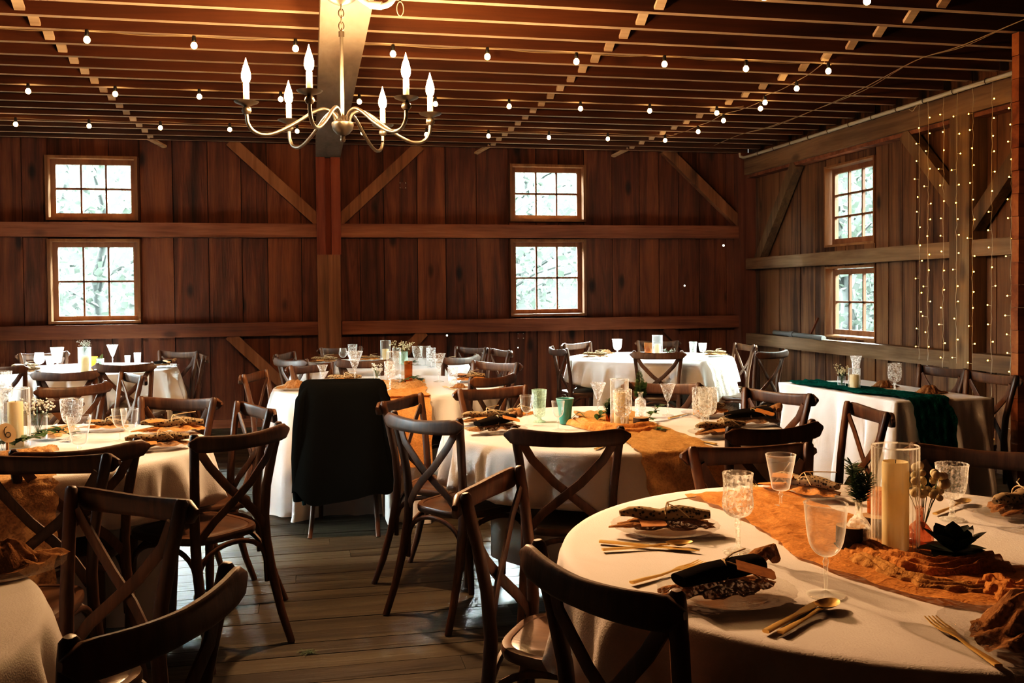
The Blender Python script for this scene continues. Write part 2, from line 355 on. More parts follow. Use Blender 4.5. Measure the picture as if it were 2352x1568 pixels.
# main beam, posts, girts, braces
def bar(name, lo, hi, mat, bottom=None): return struct(MB().box(lo, hi, 0, bottom=1 if bottom else None).build(name, [mat, bottom] if bottom else mat))
bar('main_beam', (.065, -2.5, 2.80), (.318, 10.18, 2.944), 'beam')
mb = MB(); mb.box((.065,10.12,1.79),(.157,10.33,2.80)).box((.215,10.12,1.79),(.312,10.33,2.80)).box((.157,10.22,1.79),(.215,10.33,2.80))
struct(mb.build('post_upper', 'timber_red'))
struct(MB().box((.066,10.11,0),(.18,10.33,1.79)).box((.18,10.105,0),(.302,10.33,1.79)).build('post_lower', 'brace'))
bar('corner_post', (4.80, 10.14, 0), (XR, 10.33, 2.944), 'timber_z')
for a, b in ((XL, .065), (.315, 4.80)):
    bar('girt', (a, 10.2, 1.975), (b, YB, 2.118), 'timber_x'); bar('girt', (a, 10.2, .955), (b, YB, 1.094), 'timber_x')
def brace(a, b, w, mat, up): struct(MB().obox(a, b, .09, w, up).build('diagonal_brace', mat))
by = 10.27
brace((-.79, by, 2.96), (.09, by, 2.14), .115, 'brace', (1,0,1)); brace((1.16, by, 2.96), (.29, by, 2.14), .115, 'brace', (-1,0,1))
brace((3.93, by, 2.98), (4.86, by, 2.13), .115, 'brace', (1,0,1)); brace((-.83, by, .97), (.1, by, .05), .11, 'brace', (1,0,1))
brace((1.18, by, .97), (.28, by, .05), .11, 'brace', (-1,0,1)); brace((3.92, by, .97), (4.85, by, .1), .11, 'timber_z', (1,0,1))
# right wall frame
bar('wall_plate_beam', (4.84, YF, 2.69), (XR, 10.2, 2.90), 'grey_y'); bar('plate_ledge', (4.87, YF, 2.655), (XR, 10.14, 2.688), 'timber_x')
bar('side_post', (4.83, 6.32, 0), (XR, 6.55, 2.69), 'grey_z')
for a, b in ((6.55, 10.14), (YF, 6.32)):
    bar('side_girt', (4.855, a, 1.618), (XR, b, 1.742), 'grey_y'); bar('side_girt', (4.855, a, .765), (XR, b, .892), 'grey_y')
bx = 4.91
brace((bx, 9.05, 2.68), (bx, 9.9, 1.72), .12, 'grey_z', (0,1,1)); brace((bx, 7.2, 2.68), (bx, 6.5, 2.0), .12, 'grey_z', (0,-1,1)); brace((bx, 5.5, 2.68), (bx, 6.36, 1.85), .12, 'grey_z', (0,1,1))
mb = MB(); z = 0.
while z < 2.94:
    mb.box((4.24+rnd.uniform(-.003, .003), 5.1, z), (4.97, 5.16, min(z+.137, 2.94))); z += .14
struct(mb.build('partition', 'partition'))
struct(MB().box((-4.5,10.29,0),(4.8,10.33,.09)).build('baseboard_back', 'timber_x'))

def window(n, plane, o, three=False):
    u0, u1, z0, z1 = o; root = struct(empty('window_%d' % n))
    def mp(u, d, z): return (u, YB+d, z) if plane == 'y' else (XR+d, u, z) if plane == 'x' else (XL-d, u, z)
    def bx(mb, a, b):
        p, q = mp(*a), mp(*b); lo = tuple(min(i, j) for i, j in zip(p, q)); hi = tuple(max(i, j) for i, j in zip(p, q)); mb.box(lo, hi)
    def ring(a, b, c, d, t, d0, d1):
        mb = MB(); bx(mb, (a, d0, c), (a+t, d1, d)); bx(mb, (b-t, d0, c), (b, d1, d)); bx(mb, (a+t, d0, c), (b-t, d1, c+t)); bx(mb, (a+t, d0, d-t), (b-t, d1, d)); return mb
    dp = .05 if plane == 'x' else 0
    f = ring(u0, u1, z0, z1, .028 if plane != 'x' else .02, -.085 if plane != 'x' else -.012, .075+dp).build('window_frame', 'sill', root)
    t = .05
    s = ring(u0+.028, u1-.028, z0+.028, z1-.028, t,  .012+dp, .05+dp); a, b, c, d = u0+.028+t, u1-.028-t, z0+.028+t, z1-.028-t
    s.build('window_sash', 'sash', root)
    g = MB(); nv, nh = 3, (3 if three else 2)
    for i in range(1, nv): x = a+(b-a)*i/nv; bx(g, (x-.009, .015+dp, c), (x+.009, .042+dp, d))
    for i in range(1, nh): zz = c+(d-c)*i/nh; bx(g, (a, .015+dp, zz-.009), (b, .042+dp, zz+.009))
    g.build('window_muntins', 'sash', root)
    p = MB(); bx(p, (a-.01, .03+dp, c-.01), (b+.01, .032+dp, d+.01)); p.build('glass_pane', 'pane', root)
for i, o in enumerate(WB): window(i+1, 'y', o)
window(5, 'x', WR[0], True); window(6, 'x', WR[1])
for i, o in enumerate(WL): window(7+i, 'l', o)
# glowing discs standing in for daylight through pin-holes, and nail plates in the back wall
mb = MB()
for X, Z, r in ((1.44,.92,.011),(2.95,1.0,.009),(2.23,.77,.007),(4.19,1.44,.011),(4.67,1.9,.014)):
    mb.add([(X+r*math.cos(k*PI/4), 10.3265 if Z < 1.95 else 10.32, Z+r*math.sin(k*PI/4)) for k in range(8)], [tuple(range(8))])
struct(mb.build('knot_hole_glow', 'hole', bpy.data.objects['wall_back']))
for X, Z in ((.98, 2.54), (2.26, .9)):
    mb = MB().box((X-.04, 10.318, Z-.035), (X+.04, 10.329, Z+.035))
    p = tag(mb.build('nail_plate', 'timber_z'), 'small square metal plate nailed %s' % ('high on the back boards right of the post' if Z > 2 else 'low on the back boards behind the tables'), 'metal plate')
    q = MB()
    for i in (-1, 1):
        for j in (-1, 1): q.ball((X+i*.03, 10.316, Z+j*.026), .006)
    q.build('nail_head', 'pipe', p)
# curtain rod pipe on the right beam
o = tag(MB().tube([(4.80,10.17,2.965),(4.80,10.15,2.90),(4.805,10.08,2.878),(4.805,9.9,2.875)]+[(4.805,y,2.875) for y in (9,8,7,6,5,4)], .017, 8).build('curtain_rod', 'pipe', smooth=50), 'long white pipe fixed along the top beam of the right wall', 'pipe')
for k in range(14):
    y = 9.7-.36*k; MB().tube([(4.805+.024*math.cos(a), y, 2.875+.024*math.sin(a)) for a in [2*PI*i/9 for i in range(10)]], .003, 4, up=(0,1,0)).build('hook', 'pewter', o)
tag(MB().tube([(4.88,9.5,.925),(4.88,9.1,.92),(4.875,8.9,.915)], .025, 8).tube([(4.88,9.15,.92),(4.88,9.07,.92)], .033, 8).tube([(4.875,8.9,.915),(4.87,8.47,.905)], .028, 8).build('drain_pipe', 'drain', smooth=50), 'short grey pipe lying on the low girt left of the right wall window', 'pipe')
tag(MB().obox((4.9,8.80,.9),(4.93,8.68,1.10),.02,.012).build('wooden_stick', 'timber_z'), 'thin stick leaning against the boards beside the right wall window', 'stick')

# ------------------------------------------------------------------ outdoors
struct(MB().add([(-40,YB+.3,-.4),(60,YB+.3,-.4),(60,70,-.4),(-40,70,-.4)], [(0,1,2,3)]).add([(XR+.3,-30,-.4),(60,-30,-.4),(60,YB+.3,-.4),(XR+.3,YB+.3,-.4)], [(0,1,2,3)]).add([(-50,-30,-.4),(XL-.3,-30,-.4),(XL-.3,YB+.3,-.4),(-50,YB+.3,-.4)], [(0,1,2,3)]).build('ground', 'lawn'))
def tree(x, y, h, r, seed, lab, tr=.16):
    q = random.Random(seed); t = empty('tree', (x, y, -.4)); tag(t, lab, 'tree', 'trees outside the windows')
    mb = MB(); pts = [(q.uniform(-.1,.1)*k, q.uniform(-.1,.1)*k, h*k/5) for k in range(6)]; mb.tube(pts, [tr*(1-.13*k) for k in range(6)], 8)
    for _ in range(6):
        a = q.uniform(0, 2*PI); z = q.uniform(.25, .7)*h; mb.tube([(0,0,z), (math.cos(a)*r*.5, math.sin(a)*r*.5, z+.5), (math.cos(a)*r*.9, math.sin(a)*r*.9, z+.7)], [tr*.35, tr*.2, .02], 5)
    mb.build('trunk', 'trunk', t, 60)
    lf = MB()
    for _ in range(1500):
        a = q.uniform(0, 2*PI); rr = r*math.sqrt(q.random()); z = h*q.uniform(.12, 1.0); rr *= .55+.5*math.sin(PI*min(1, (z/h)*.9))
        p = V(rr*math.cos(a), rr*math.sin(a), z); d = V(q.uniform(-1,1), q.uniform(-1,1), q.uniform(-1,.6)).normalized(); s_ = q.uniform(.1, .22)
        u = d.cross(V(q.uniform(-1,1), q.uniform(-1,1), q.uniform(-1,1))).normalized()
        lf.add([p-u*s_*.5, p+d*s_*.6, p+u*s_*.5, p-d*s_*.6], [(0,1,2,3)])
    lf.build('crown', 'trees', t)
TL = ['pale leafy tree seen through the left pair of back windows', 'pale leafy tree seen through the right pair of back windows', 'pale leafy tree seen through the right wall windows']
for i, (x, y, h, r, k) in enumerate([(-7.9,21.5,5.6,1.7,0),(-4.4,21.8,5.4,1.7,0),(-6.1,25.5,6.2,2.0,0),(-2.6,25.5,6.2,1.6,0),(4.2,21.5,5.6,1.6,1),(7.6,22.,5.8,1.7,1),(5.6,25.4,6.4,1.8,1),(9.2,25.8,6.6,1.8,1),(12.4,19.6,5.6,1.6,2),(10.6,17.6,5.2,1.3,2),(14.6,22.6,6.2,1.9,2),(16.8,26.2,6.8,2.1,2),(13.2,25.2,6.4,1.8,2)]):
    tree(x, y, h, r, 20+i, TL[k], .2 if i % 3 == 0 else .14)

# ------------------------------------------------------------------ chairs
def make_chair():
    root = empty('cross_back_chair')
    # seat
    out = []
    for k in range(40):
        a = 2*PI*k/40; ca, sa = math.cos(a), math.sin(a); x = math.copysign(abs(ca)**.55, ca); y = math.copysign(abs(sa)**.55, sa)
        out.append((x*(.197+.024*y), .005+y*.208))
    mb = MB(); lev = [(.90,.436),(.985,.438),(1.,.447),(1.,.459),(.985,.466),(.93,.4675),(.885,.4665),(.875,.4635),(.86,.4655),(.6,.463),(.25,.4605)]
    vs = [(x*s_, y*s_, z) for s_, z in lev for x, y in out]; fs = []
    for i in range(len(lev)-1):
        for k in range(40): fs.append((i*40+k, i*40+(k+1) % 40, (i+1)*40+(k+1) % 40, (i+1)*40+k))
    fs.append(tuple(range(39, -1, -1))); fs.append(tuple(range((len(lev)-1)*40, len(lev)*40)))
    mb.add(vs, fs); mb.build('seat', 'seat', root, 40)
    for sx in (-1, 1):
        P_ = [(sx*.192,-.315,0),(sx*.182,-.27,.12),(sx*.174,-.228,.27),(sx*.168,-.203,.40),(sx*.167,-.196,.50),(sx*.172,-.205,.62),(sx*.187,-.226,.75),(sx*.199,-.244,.84),(sx*.202,-.248,.866),(sx*.2025,-.249,.874)]
        MB().sweep(P_, [(.026,.026),(.028,.03),(.032,.034),(.034,.036),(.034,.034),(.033,.031),(.033,.03),(.034,.03),(.031,.027),(.018,.016)], (0,1,.15), 0, 12, .7).build('rear_leg', 'chair', root, 50)
        MB().sweep([(sx*.196,.19,0),(sx*.19,.178,.2),(sx*.183,.165,.44)], [(.026,.026),(.031,.031),(.036,.036)], (0,1,0), 0, 12, .65).build('front_leg', 'chair', root, 50)
        MB().sweep([(sx*.178,-.24-.004*sx,.815),(sx*.135,-.25-.004*sx,.745),(sx*.05,-.245-.006*sx,.655),(-sx*.03,-.237-.006*sx,.59),(-sx*.10,-.22-.004*sx,.53),(-sx*.157,-.205,.462)], (.034,.010), (0,1,0), 0, 8, .5).build('cross_strip', 'chair', root, 45)
    # curved top rail behind the posts
    pts = []; sec = []
    for k in range(17):
        t = -1+k/8; e = abs(t); x = .238*t
        y = -.262-.040*(1-t*t); z = .842-.014*(1-t*t); h = .064 if e < .8 else .064*math.sqrt(max(.04, 1-((e-.8)/.205)**2))
        if e < .8: h = .056+.008*e/.8
        pts.append((x, y, z)); sec.append((.021 if e < .95 else .015, h))
    MB().sweep(pts, sec, (0,.1,1), 0, 12, .5).build('top_rail', 'chair', root, 45)
    corners = [(-.188,.17),(.188,.17),(.167,-.205),(-.167,-.205)]
    for i in range(4):
        a, b = corners[i], corners[(i+1) % 4]; pts = []
        for k in range(15):
            t = k/14; s_ = .5-.5*math.cos(PI*t); zz = .235+.193*(max(0, math.sin(PI*t))**.5)
            pts.append((a[0]+(b[0]-a[0])*s_, a[1]+(b[1]-a[1])*s_, zz))
        nrm = (0,1,0) if i % 2 == 0 else (1,0,0)
        MB().sweep(pts, (.02,.016), nrm, 0, 8, .7).build('bent_brace', 'chair', root, 45)
    return root
TAB = dict(T1=(1.33,2.04), T2=(1.35,4.22), T3=(.51,6.49), T7=(-1.21,4.21), T6=(-1.92,8.71), T5=(3.12,8.55), T4=(.60,8.52), T8=(-1.28,1.89), T9=(3.42,5.28))
chairs = []   # (root xy, facing) kept so the cloths can tuck around the seats
def chair(mid, face, label, group=None):
    f = math.radians(face); d = V(math.cos(f), math.sin(f)); r = (mid[0]+.262*d.x, mid[1]+.262*d.y)
    o = inst('chair', make_chair, (r[0], r[1], 0), f-PI/2); chairs.append((r, f))
    return tag(o, label, 'chair', group or 'cross-back dining chairs')
CH = [
 ((.51,1.70),22,'dark chair nearest the camera, its curved rail overlapping the front right table'),
 ((.47,2.56),-32,'dark chair seen side-on at the left rim of the front right table'),
 ((.937,3.478),72,'dark chair seen squarely from behind in front of the teal cup table'),
 ((.45,3.98),36,'dark chair standing in the aisle left of the teal cup table, full height'),
 ((.42,4.70),-32,'chair between the black coat and the aisle chair, pale light inside its rail'),
 ((.95,5.07),-72,'brown chair behind the left side of the teal cup table, facing the camera'),
 ((1.10,5.83),132,'curved chair back at the right of the coat table, just above the brown one'),
 ((1.33,6.93),-138,'warm brown chair at the far right of the coat table'),
 ((1.19,7.70),131,'pale rimmed chair at the near right of the table beside the back post'),
 ((1.48,8.93),-146,'chair at the far right of the table beside the back post, rail only'),
 ((1.66,8.42),-166,'chair turned side-on at the right end of the table beside the back post'),
 ((2.88,7.70),68,'X-backed chair in front of the bright table under the right back windows'),
 ((2.21,8.50),4,'chair edged with daylight at the left end of the bright right back table'),
 ((2.61,9.28),-55,'pale chair at the far left of the bright right back table'),
 ((4.05,8.47),180,'pale chair at the right of the bright table, nearer the barn corner'),
 ((3.82,7.48),119,'pale chair with its seat showing at the near right of the bright right back table'),
 ((3.50,9.36),-115,'chair half hidden at the far side of the bright right back table'),
 ((1.92,5.06),-121,'orange brown chair behind the teal cup table, behind the fern vase'),
 ((2.31,4.46),-156,'orange brown chair right of the teal cup table, before the narrow table cloth'),
 ((1.72,3.35),104,'dark chair at the near right of the teal cup table, rail above the plates'),
 ((1.41,2.92),-92,'dark chair at the far side of the front right table, behind the etched goblet'),
 ((2.36,3.73),171,'brown chair seen side-on before the narrow white table'),
 ((2.09,2.67),-137,'dark chair behind the ribbed goblet, its rail running out of the picture'),
 ((4.03,5.52),-174,'chair by the right wall at the narrow table, nearer the windows'),
 ((4.0,5.02),-178,'chair by the right wall at the narrow table, nearer the orange partition'),
 ((-.85,3.33),-100,'dark chair at the left picture edge, X back before the number 6 table cloth'),
 ((-.79,3.52),118,'dark chair tucked under the front of the number 6 table'),
 ((-.27,3.77),134,'dark chair in the aisle right of the number 6 table, brown seat in view'),
 ((-.47,2.62),-129,'dark chair facing the corner table, tall back before the brown seat'),
 ((-.25,1.69),151,'dark chair at the bottom left, only its long curved rail in view'),
 ((-.40,1.12),128,'chair almost out of the frame at the bottom edge, tip of its rail'),
 ((-.66,5.04),-114,'brown chair facing the camera at the far right of the number 6 table'),
 ((-1.36,5.97),131,'chair turned away between the number 6 table and the bright left back table'),
 ((-1.67,7.08),79,'chair pulled out before the bright left back table, left of the X-backed one'),
 ((-1.40,7.72),84,'chair with full X back before the cloth of the bright left back table'),
 ((-1.15,6.64),-152,'chair seen side-on in front of the X-backed chair at the left'),
 ((-1.20,9.26),-118,'pale chair at the far right of the bright left back table'),
 ((-.93,8.62),-166,'chair seen edge-on at the right end of the bright left back table'),
 ((-2.42,9.48),-58,'pale chair behind the wine glass at the far side of the bright left back table'),
 ((-.38,6.53),-18,'chair seen edge-on left of the coat table, orange light on its post'),
 ((-.26,4.57),-156,'chair seen side-on behind the aisle chair at the number 6 table'),
 ((-.24,8.60),-20,'chair at the far left of the table beside the back post'),
 ((-.17,7.86),35,'chair at the near left of the table beside the back post'),
 ((-.01,7.15),-48,'brown chair at the far left of the coat table'),
 ((.27,9.36),-70,'chair directly in front of the foot of the back wall post'),
 ((.40,7.56),76,'chair in front of the table beside the back post, behind the tall trumpet glass'),
 ((-1.36,5.10),-84,'brown chair at the far side of the number 6 table, behind the candle'),
 ((-2.32,7.85),75,'rail end of a chair at the left picture edge before the bright left table'),
 ((.17,5.52),82,'dark chair under the black coat, only its feet showing')]
for c in CH: chair(*c)

# ------------------------------------------------------------------ tables and cloths
NOTUCK = set()
for c in CH:
    if any(w_ in c[2] for w_ in ('edge-on', 'orange light on its post', 'far right of the bright left', 'only its long curved rail', 'tall back before the brown seat', 'X back before the number')):
        f_ = math.radians(c[1]); NOTUCK.add((round(c[0][0]+.262*math.cos(f_), 1), round(c[0][1]+.262*math.sin(f_), 1)))
def tuck(cx, cy):
    """for each direction, how far in the skirt must stay so that it hangs inside the seats pushed under it"""
    n = 240; lim = [9.]*n; back = [9.]*n
    for (rx, ry), f in chairs:
        if math.hypot(rx-cx, ry-cy) > 1.25: continue
        d = V(math.cos(f), math.sin(f)); s_ = V(d.y, -d.x)
        for k in range(n):
            e = V(math.cos(2*PI*k/n), math.sin(2*PI*k/n))
            for q in range(60):
                r = .6+q*.01; p = V(cx, cy)+e*r-V(rx, ry)
                if abs(p.dot(s_)) < .25 and -.34 < p.dot(d) < -.185: back[k] = min(back[k], max(.775, r-.02)); break
    for (rx, ry), f in chairs:
        if math.hypot(rx-cx, ry-cy) > 1.25 or (round(rx, 1), round(ry, 1)) in NOTUCK: continue
        d = V(math.cos(f), math.sin(f)); s_ = V(d.y, -d.x)
        for k in range(n):
            a = 2*PI*k/n; e = V(math.cos(a), math.sin(a))
            for q in range(40):
                r = .3+q*.0125; p = V(cx, cy)+e*r-V(rx, ry)
                if abs(p.dot(s_)) < .216 and -.26 < p.dot(d) < .224: lim[k] = min(lim[k], r-.012); break
    return lim, back
def round_table(key, hem, seed, lab, clab, R=.76):
    cx, cy = TAB[key]; q = random.Random(seed); lim, back = tuck(cx, cy); n = 240
    t = empty('round_table', (cx, cy, 0)); tag(t, lab, 'table', 'round tables under cloths')
    MB().lathe([(0,.735),(R-.02,.735),(R-.008,.742),(R-.008,.752),(R-.015,.757),(0,.757)], 64).build('tabletop', 'cutwood', t, 40)
    for k in range(4):
        a = PI/4+k*PI/2; MB().sweep([(.3*math.cos(a), .3*math.sin(a), 0), (.27*math.cos(a), .27*math.sin(a), .735)], (.035,.035), (0,1,0)).build('leg', 'pewter', t, 50)
    ph = [q.uniform(0, 2*PI) for _ in range(5)]; nf = q.choice((19, 20, 22))
    def fold(a): return .55*math.cos(nf*a+ph[0]+.8*math.sin(2*a+ph[1]))+.3*math.cos((nf*2-3)*a+ph[2])+.25*math.cos(5*a+ph[3])
    rings = [(.0,.763),(.25,.763),(.5,.763),(.66,.763),(.74,.763),(R,.7615),(R+.007,.756),(R+.012,.745)]
    zs = [.745-(.745-hem)*((k/26)**1.15) for k in range(1, 27)]
    mb = MB(); vs = []; fs = []
    for r, z in rings:
        for k in range(n): vs.append((cx+r*math.cos(2*PI*k/n), cy+r*math.sin(2*PI*k/n), z+.0012*noise.noise(V(r*9*math.cos(2*PI*k/n), r*9*math.sin(2*PI*k/n), seed)) if 0 < r < .75 else z))
    sm = [min(1.2, min(lim[(k+j) % n] for j in range(-1, 2))) for k in range(n)]
    sm = [sum(sm[(k+j) % n] for j in range(-2, 3))/5 for k in range(n)]
    for z in zs:
        t_ = (.745-z)/(.745-hem)
        for k in range(n):
            a = 2*PI*k/n; dep = .745-z
            fv = fold(a); fv = math.copysign(abs(fv)**1.25, fv); r = R+.014+.06*dep+.08*min(1, dep*3.4)**.8*(fv+.25)
            r = min(r, min(back[(k+j) % n] for j in (-2, -1, 0, 1, 2)))
            if sm[k] < r:
                w = min(1, max(0, (.54-z)/.075)); w = w*w*(3-2*w); r = r+(min(r, max(.2, sm[k]))-r)*w
            pud = .02*fold(a) if (hem < .02 and z < .03) else 0
            vs.append((cx+(r+pud)*math.cos(a), cy+(r+pud)*math.sin(a), max(.004, z+(.008*math.cos(3*a+ph[4]) if z == zs[-1] and hem > .03 else 0))))
    m = len(rings)+len(zs)
    for i in range(m-1):
        for k in range(n):
            k2 = (k+1) % n; fs.append((i*n+k, i*n+k2, (i+1)*n+k2, (i+1)*n+k))
    mb.add(vs, fs)
    tag(mb.build('tablecloth', 'cloth', None, 180), clab, 'tablecloth', 'white tablecloths')
    return fold
RT = [('T1',.10,1,'round table in the right foreground under a white cloth','white cloth on the round table in the right foreground'),
 ('T2',.15,2,'round table in the middle set with the teal cup','white cloth on the round table that holds the teal cup'),
 ('T3',.004,3,'round table behind the chair with the black coat','white cloth reaching the floor behind the black coat'),
 ('T4',.05,4,'round table beside the foot of the back wall post','white cloth on the small looking table beside the back wall post'),
 ('T5',.05,5,'round table glowing in daylight under the right back windows','bright white cloth on the table under the right back windows'),
 ('T6',.05,6,'round table glowing in daylight under the left back windows','bright white cloth on the table under the left back windows'),
 ('T7',.06,7,'round table at the left carrying the number 6 sign','white cloth on the round table with the number 6 sign'),
 ('T8',.06,8,'round table cut off in the bottom left corner','white cloth hanging in the bottom left corner of the picture')]
folds = {}
for a in RT: folds[a[0]] = round_table(*a)
# narrow table by the right wall
NT = dict(x0=3.10, x1=3.70, y0=4.70, y1=5.88)
t = empty('narrow_table', (3.40, 5.29, 0), .055); tag(t, 'narrow rectangular table by the right wall under a white cloth and a green runner', 'table')
MB().box((-.29,-.58,.735),(.29,.58,.757)).build('tabletop', 'cutwood', t)
for i in (-1, 1):
    for j in (-1, 1): MB().sweep([(i*.25,j*.5,0),(i*.25,j*.5,.735)], (.035,.035), (0,1,0)).build('leg', 'pewter', t, 50)
mb = MB(); n = 200; per = []
for k in range(n):
    s_ = k/n*4; e = int(s_); u = -1+2*(s_-e); per.append([(u,-1),(1,u),(-u,1),(-1,-u)][e])
def ncx(x, y, z, g):
    sk = -.055*y  # table stands slightly askew
    return (3.40+x+sk, 5.29+y, z)
vs = []; lev = [(.0,.763),(.5,.763),(.97,.763),(1.,.7625),(1.,.752)]+[(1.,.752-.63*(k/12)) for k in range(1, 13)]
for f_, z in lev:
    for k, (u, w) in enumerate(per):
        a = 2*PI*k/n; dep = .752-z; g = (.045*math.cos(19*a+1.5*math.sin(3*a))+.025*math.cos(31*a+1))*min(1, dep*2.2) if dep > 0 else 0
        x = u*.30*f_; y = w*.59*f_; ex = .012+.05*dep+g if f_ == 1 and z < .7626 else 0
        l = max(abs(u), abs(w)); x += ex*(u if abs(u) > .98 else u*.3); y += ex*(w if abs(w) > .98 else w*.3)
        if z < .6 and u > .9 and .1 < 1: x -= min(1, (.6-z)*5)*.06*0
        vs.append(ncx(x, y, z, g))
fs = [(i*n+k, i*n+(k+1) % n, (i+1)*n+(k+1) % n, (i+1)*n+k) for i in range(len(lev)-1) for k in range(n)]
tag(mb.add(vs, fs).build('tablecloth', 'cloth', None, 180), 'white cloth on the narrow rectangular table by the right wall', 'tablecloth', 'white tablecloths')

def catmull(pts, n):
    P_ = [Vector(p) for p in pts]; P_ = [P_[0]*2-P_[1]]+P_+[P_[-1]*2-P_[-2]]; out = []; m = len(P_)-3
    for i in range(n):
        t = i/(n-1)*m; k = min(int(t), m-1); u = t-k; a, b, c, d = P_[k:k+4]
        out.append(.5*((2*b)+(c-a)*u+(2*a-5*b+4*c-d)*u*u+(3*b-a-3*c+d)*u**3))
    return out
def strip(name, path, width, mat, label, cat='table runner', amp=.006, freq=9., heap=0., seed=1, nl=90, nw=18, edge=.02, group=None, side=None):
    """gauze laid along a path; wrinkled, optionally heaped up into gathers"""
    p = catmull(path, nl); mb = MB(); vs = []
    for i, c in enumerate(p):
        d = (p[min(i+1, nl-1)]-p[max(i-1, 0)]); dh = V(d.x, d.y, 0)
        s_ = Vector(side) if side else V(-dh.y, dh.x, 0).normalized() if dh.length > 1e-5 else V(1,0,0)
        nrm = s_.cross(d).normalized()
        if nrm.z < -.05: nrm = -nrm
        w = width if not callable(width) else width(i/(nl-1))
        for j in range(nw):
            v = -1+2*j/(nw-1); pos = c+s_*v*w/2
            pos += s_*edge*noise.noise(V(i*.22, v*.4, seed+3))*abs(v)
            a = noise.noise(V(i/nl*freq*3, v*w*freq*1.3, seed)); b = noise.noise(V(i/nl*freq, v*w*freq*4, seed+7))
            h = amp*(.9+a+b*.8); hp = heap(i/(nl-1)) if callable(heap) else heap
            if not hp: h += amp*1.3*abs(math.sin(v*8+3*noise.noise(V(i*.05, v, seed+5))))
            if hp:
                g = abs(math.sin(v*7+2.6*noise.noise(V(i*.055, v*.6, seed))))**.7; h = h*.4+hp*(max(0, 1-v*v))**.5*(.45+.6*g+.3*noise.noise(V(i*.09, v*1.5, seed+9)))
            vs.append(pos+nrm*max(.0012, h))
    fs = [(i*nw+j, i*nw+j+1, (i+1)*nw+j+1, (i+1)*nw+j) for i in range(nl-1) for j in range(nw-1)]
    o = mb.add(vs, fs).build(name, mat, None, 180); return tag(o, label, cat, group)
def p3(xy, z=.766): return (xy[0], xy[1], z)
# front right table: rust gauze from the far rim to the right foreground
strip('table_runner', [p3((1.213,2.759),.72), p3((1.237,2.686),.767), p3((1.258,2.475)), p3((1.261,2.219)), p3((1.244,2.030)), p3((1.256,1.845)), p3((1.329,1.717)), p3((1.451,1.643))], .30, 'gauze', 'rust orange gauze runner across the front right table', seed=4, amp=.0045, nl=120)
strip('gathered_gauze', [p3((1.248,2.010)), p3((1.264,1.905)), p3((1.315,1.824)), p3((1.469,1.827))], .10, 'gauze', 'rust gauze folds at the foot of the ribbed candle glass, front right table', 'gauze', heap=.028, seed=11, nl=70, nw=26)
strip('gathered_gauze', [p3((1.221,1.948)), p3((1.209,1.808)), p3((1.247,1.716)), p3((1.346,1.663))], .07, 'gauze_ochre', 'lower swag of rust gauze curving towards the right below the ribbed candle glass', 'gauze', heap=.018, seed=16, nl=70, nw=22)
strip('gathered_gauze', [p3((1.341,1.693)), p3((1.352,1.633)), p3((1.430,1.620))], .09, 'gauze', 'bunched rust gauze at the right picture edge above the brown napkin', 'gauze', heap=.03, seed=21, nl=50, nw=26)
# teal cup table
cx, cy = TAB['T2']; a0 = math.atan2((1.368,3.474)[1]-cy, (1.368,3.474)[0]-cx)
def rim(c, a, r, z): return (c[0]+r*math.cos(a), c[1]+r*math.sin(a), z)
strip('table_runner', [p3((1.455,4.688)), p3((1.387,4.233)), p3((1.391,3.945)), p3((1.387,3.693)), rim((cx,cy),a0,.745,.766), rim((cx,cy),a0,.80,.745), rim((cx,cy),a0,.87,.62), rim((cx,cy),a0,.915,.46), rim((cx,cy),a0,.935,.26)], .31, 'gauze_ochre', 'ochre gauze runner falling over the front of the teal cup table', seed=6, amp=.004, nl=110, side=(-math.sin(a0), math.cos(a0), 0))
strip('gathered_gauze', [p3((1.205,4.285)), p3((1.250,4.095)), p3((1.327,3.990)), p3((1.473,4.033))], .12, 'gauze', 'orange gauze gathered around the candle glass on the teal cup table', 'gauze', heap=.032, seed=31, nl=70, nw=26)
# coat table
cx, cy = TAB['T3']; a1 = math.atan2((0.534,5.794)[1]-cy, (0.534,5.794)[0]-cx)
strip('table_runner', [p3((0.627,6.790)), p3((0.579,6.374)), rim((cx,cy),a1,.74,.766), rim((cx,cy),a1,.80,.745), rim((cx,cy),a1,.87,.6), rim((cx,cy),a1,.905,.36)], .30, 'gauze', 'orange gauze runner hanging over the front of the coat table', seed=8, amp=.004, side=(-math.sin(a1), math.cos(a1), 0))
strip('gathered_gauze', [p3((0.463,6.441)), p3((0.571,6.195)), p3((0.675,6.375))], .16, 'gauze_pale', 'pale peach gauze bunched on the coat table right of the coat', 'gauze', heap=.03, seed=41, nl=60, nw=24)
# number 6 table
strip('gathered_gauze', [p3((-1.288,4.041)), p3((-1.154,4.005)), p3((-1.073,4.025)), p3((-1.011,4.093))], .075, 'gauze_pale', 'peach gauze bunched in front of the number 6 sign', 'gauze', heap=.022, seed=51, nl=70, nw=26)
strip('gathered_gauze', [p3((-1.155,4.502)), p3((-1.144,4.676)), p3((-1.092,4.734))], .12, 'gauze_pale', 'peach gauze behind the leafy sprig on the number 6 table', 'gauze', heap=.02, seed=53, nl=50, nw=22)
a7 = math.radians(-75); cx, cy = TAB['T7']
strip('table_runner', [rim((cx,cy),a7,.45,.766), rim((cx,cy),a7,.735,.766), rim((cx,cy),a7,.80,.745), rim((cx,cy),a7,.87,.6), rim((cx,cy),a7,.905,.4)], .30, 'gauze_pale', 'peach gauze runner falling over the front of the number 6 table', seed=9, amp=.004, side=(-math.sin(a7), math.cos(a7), 0))
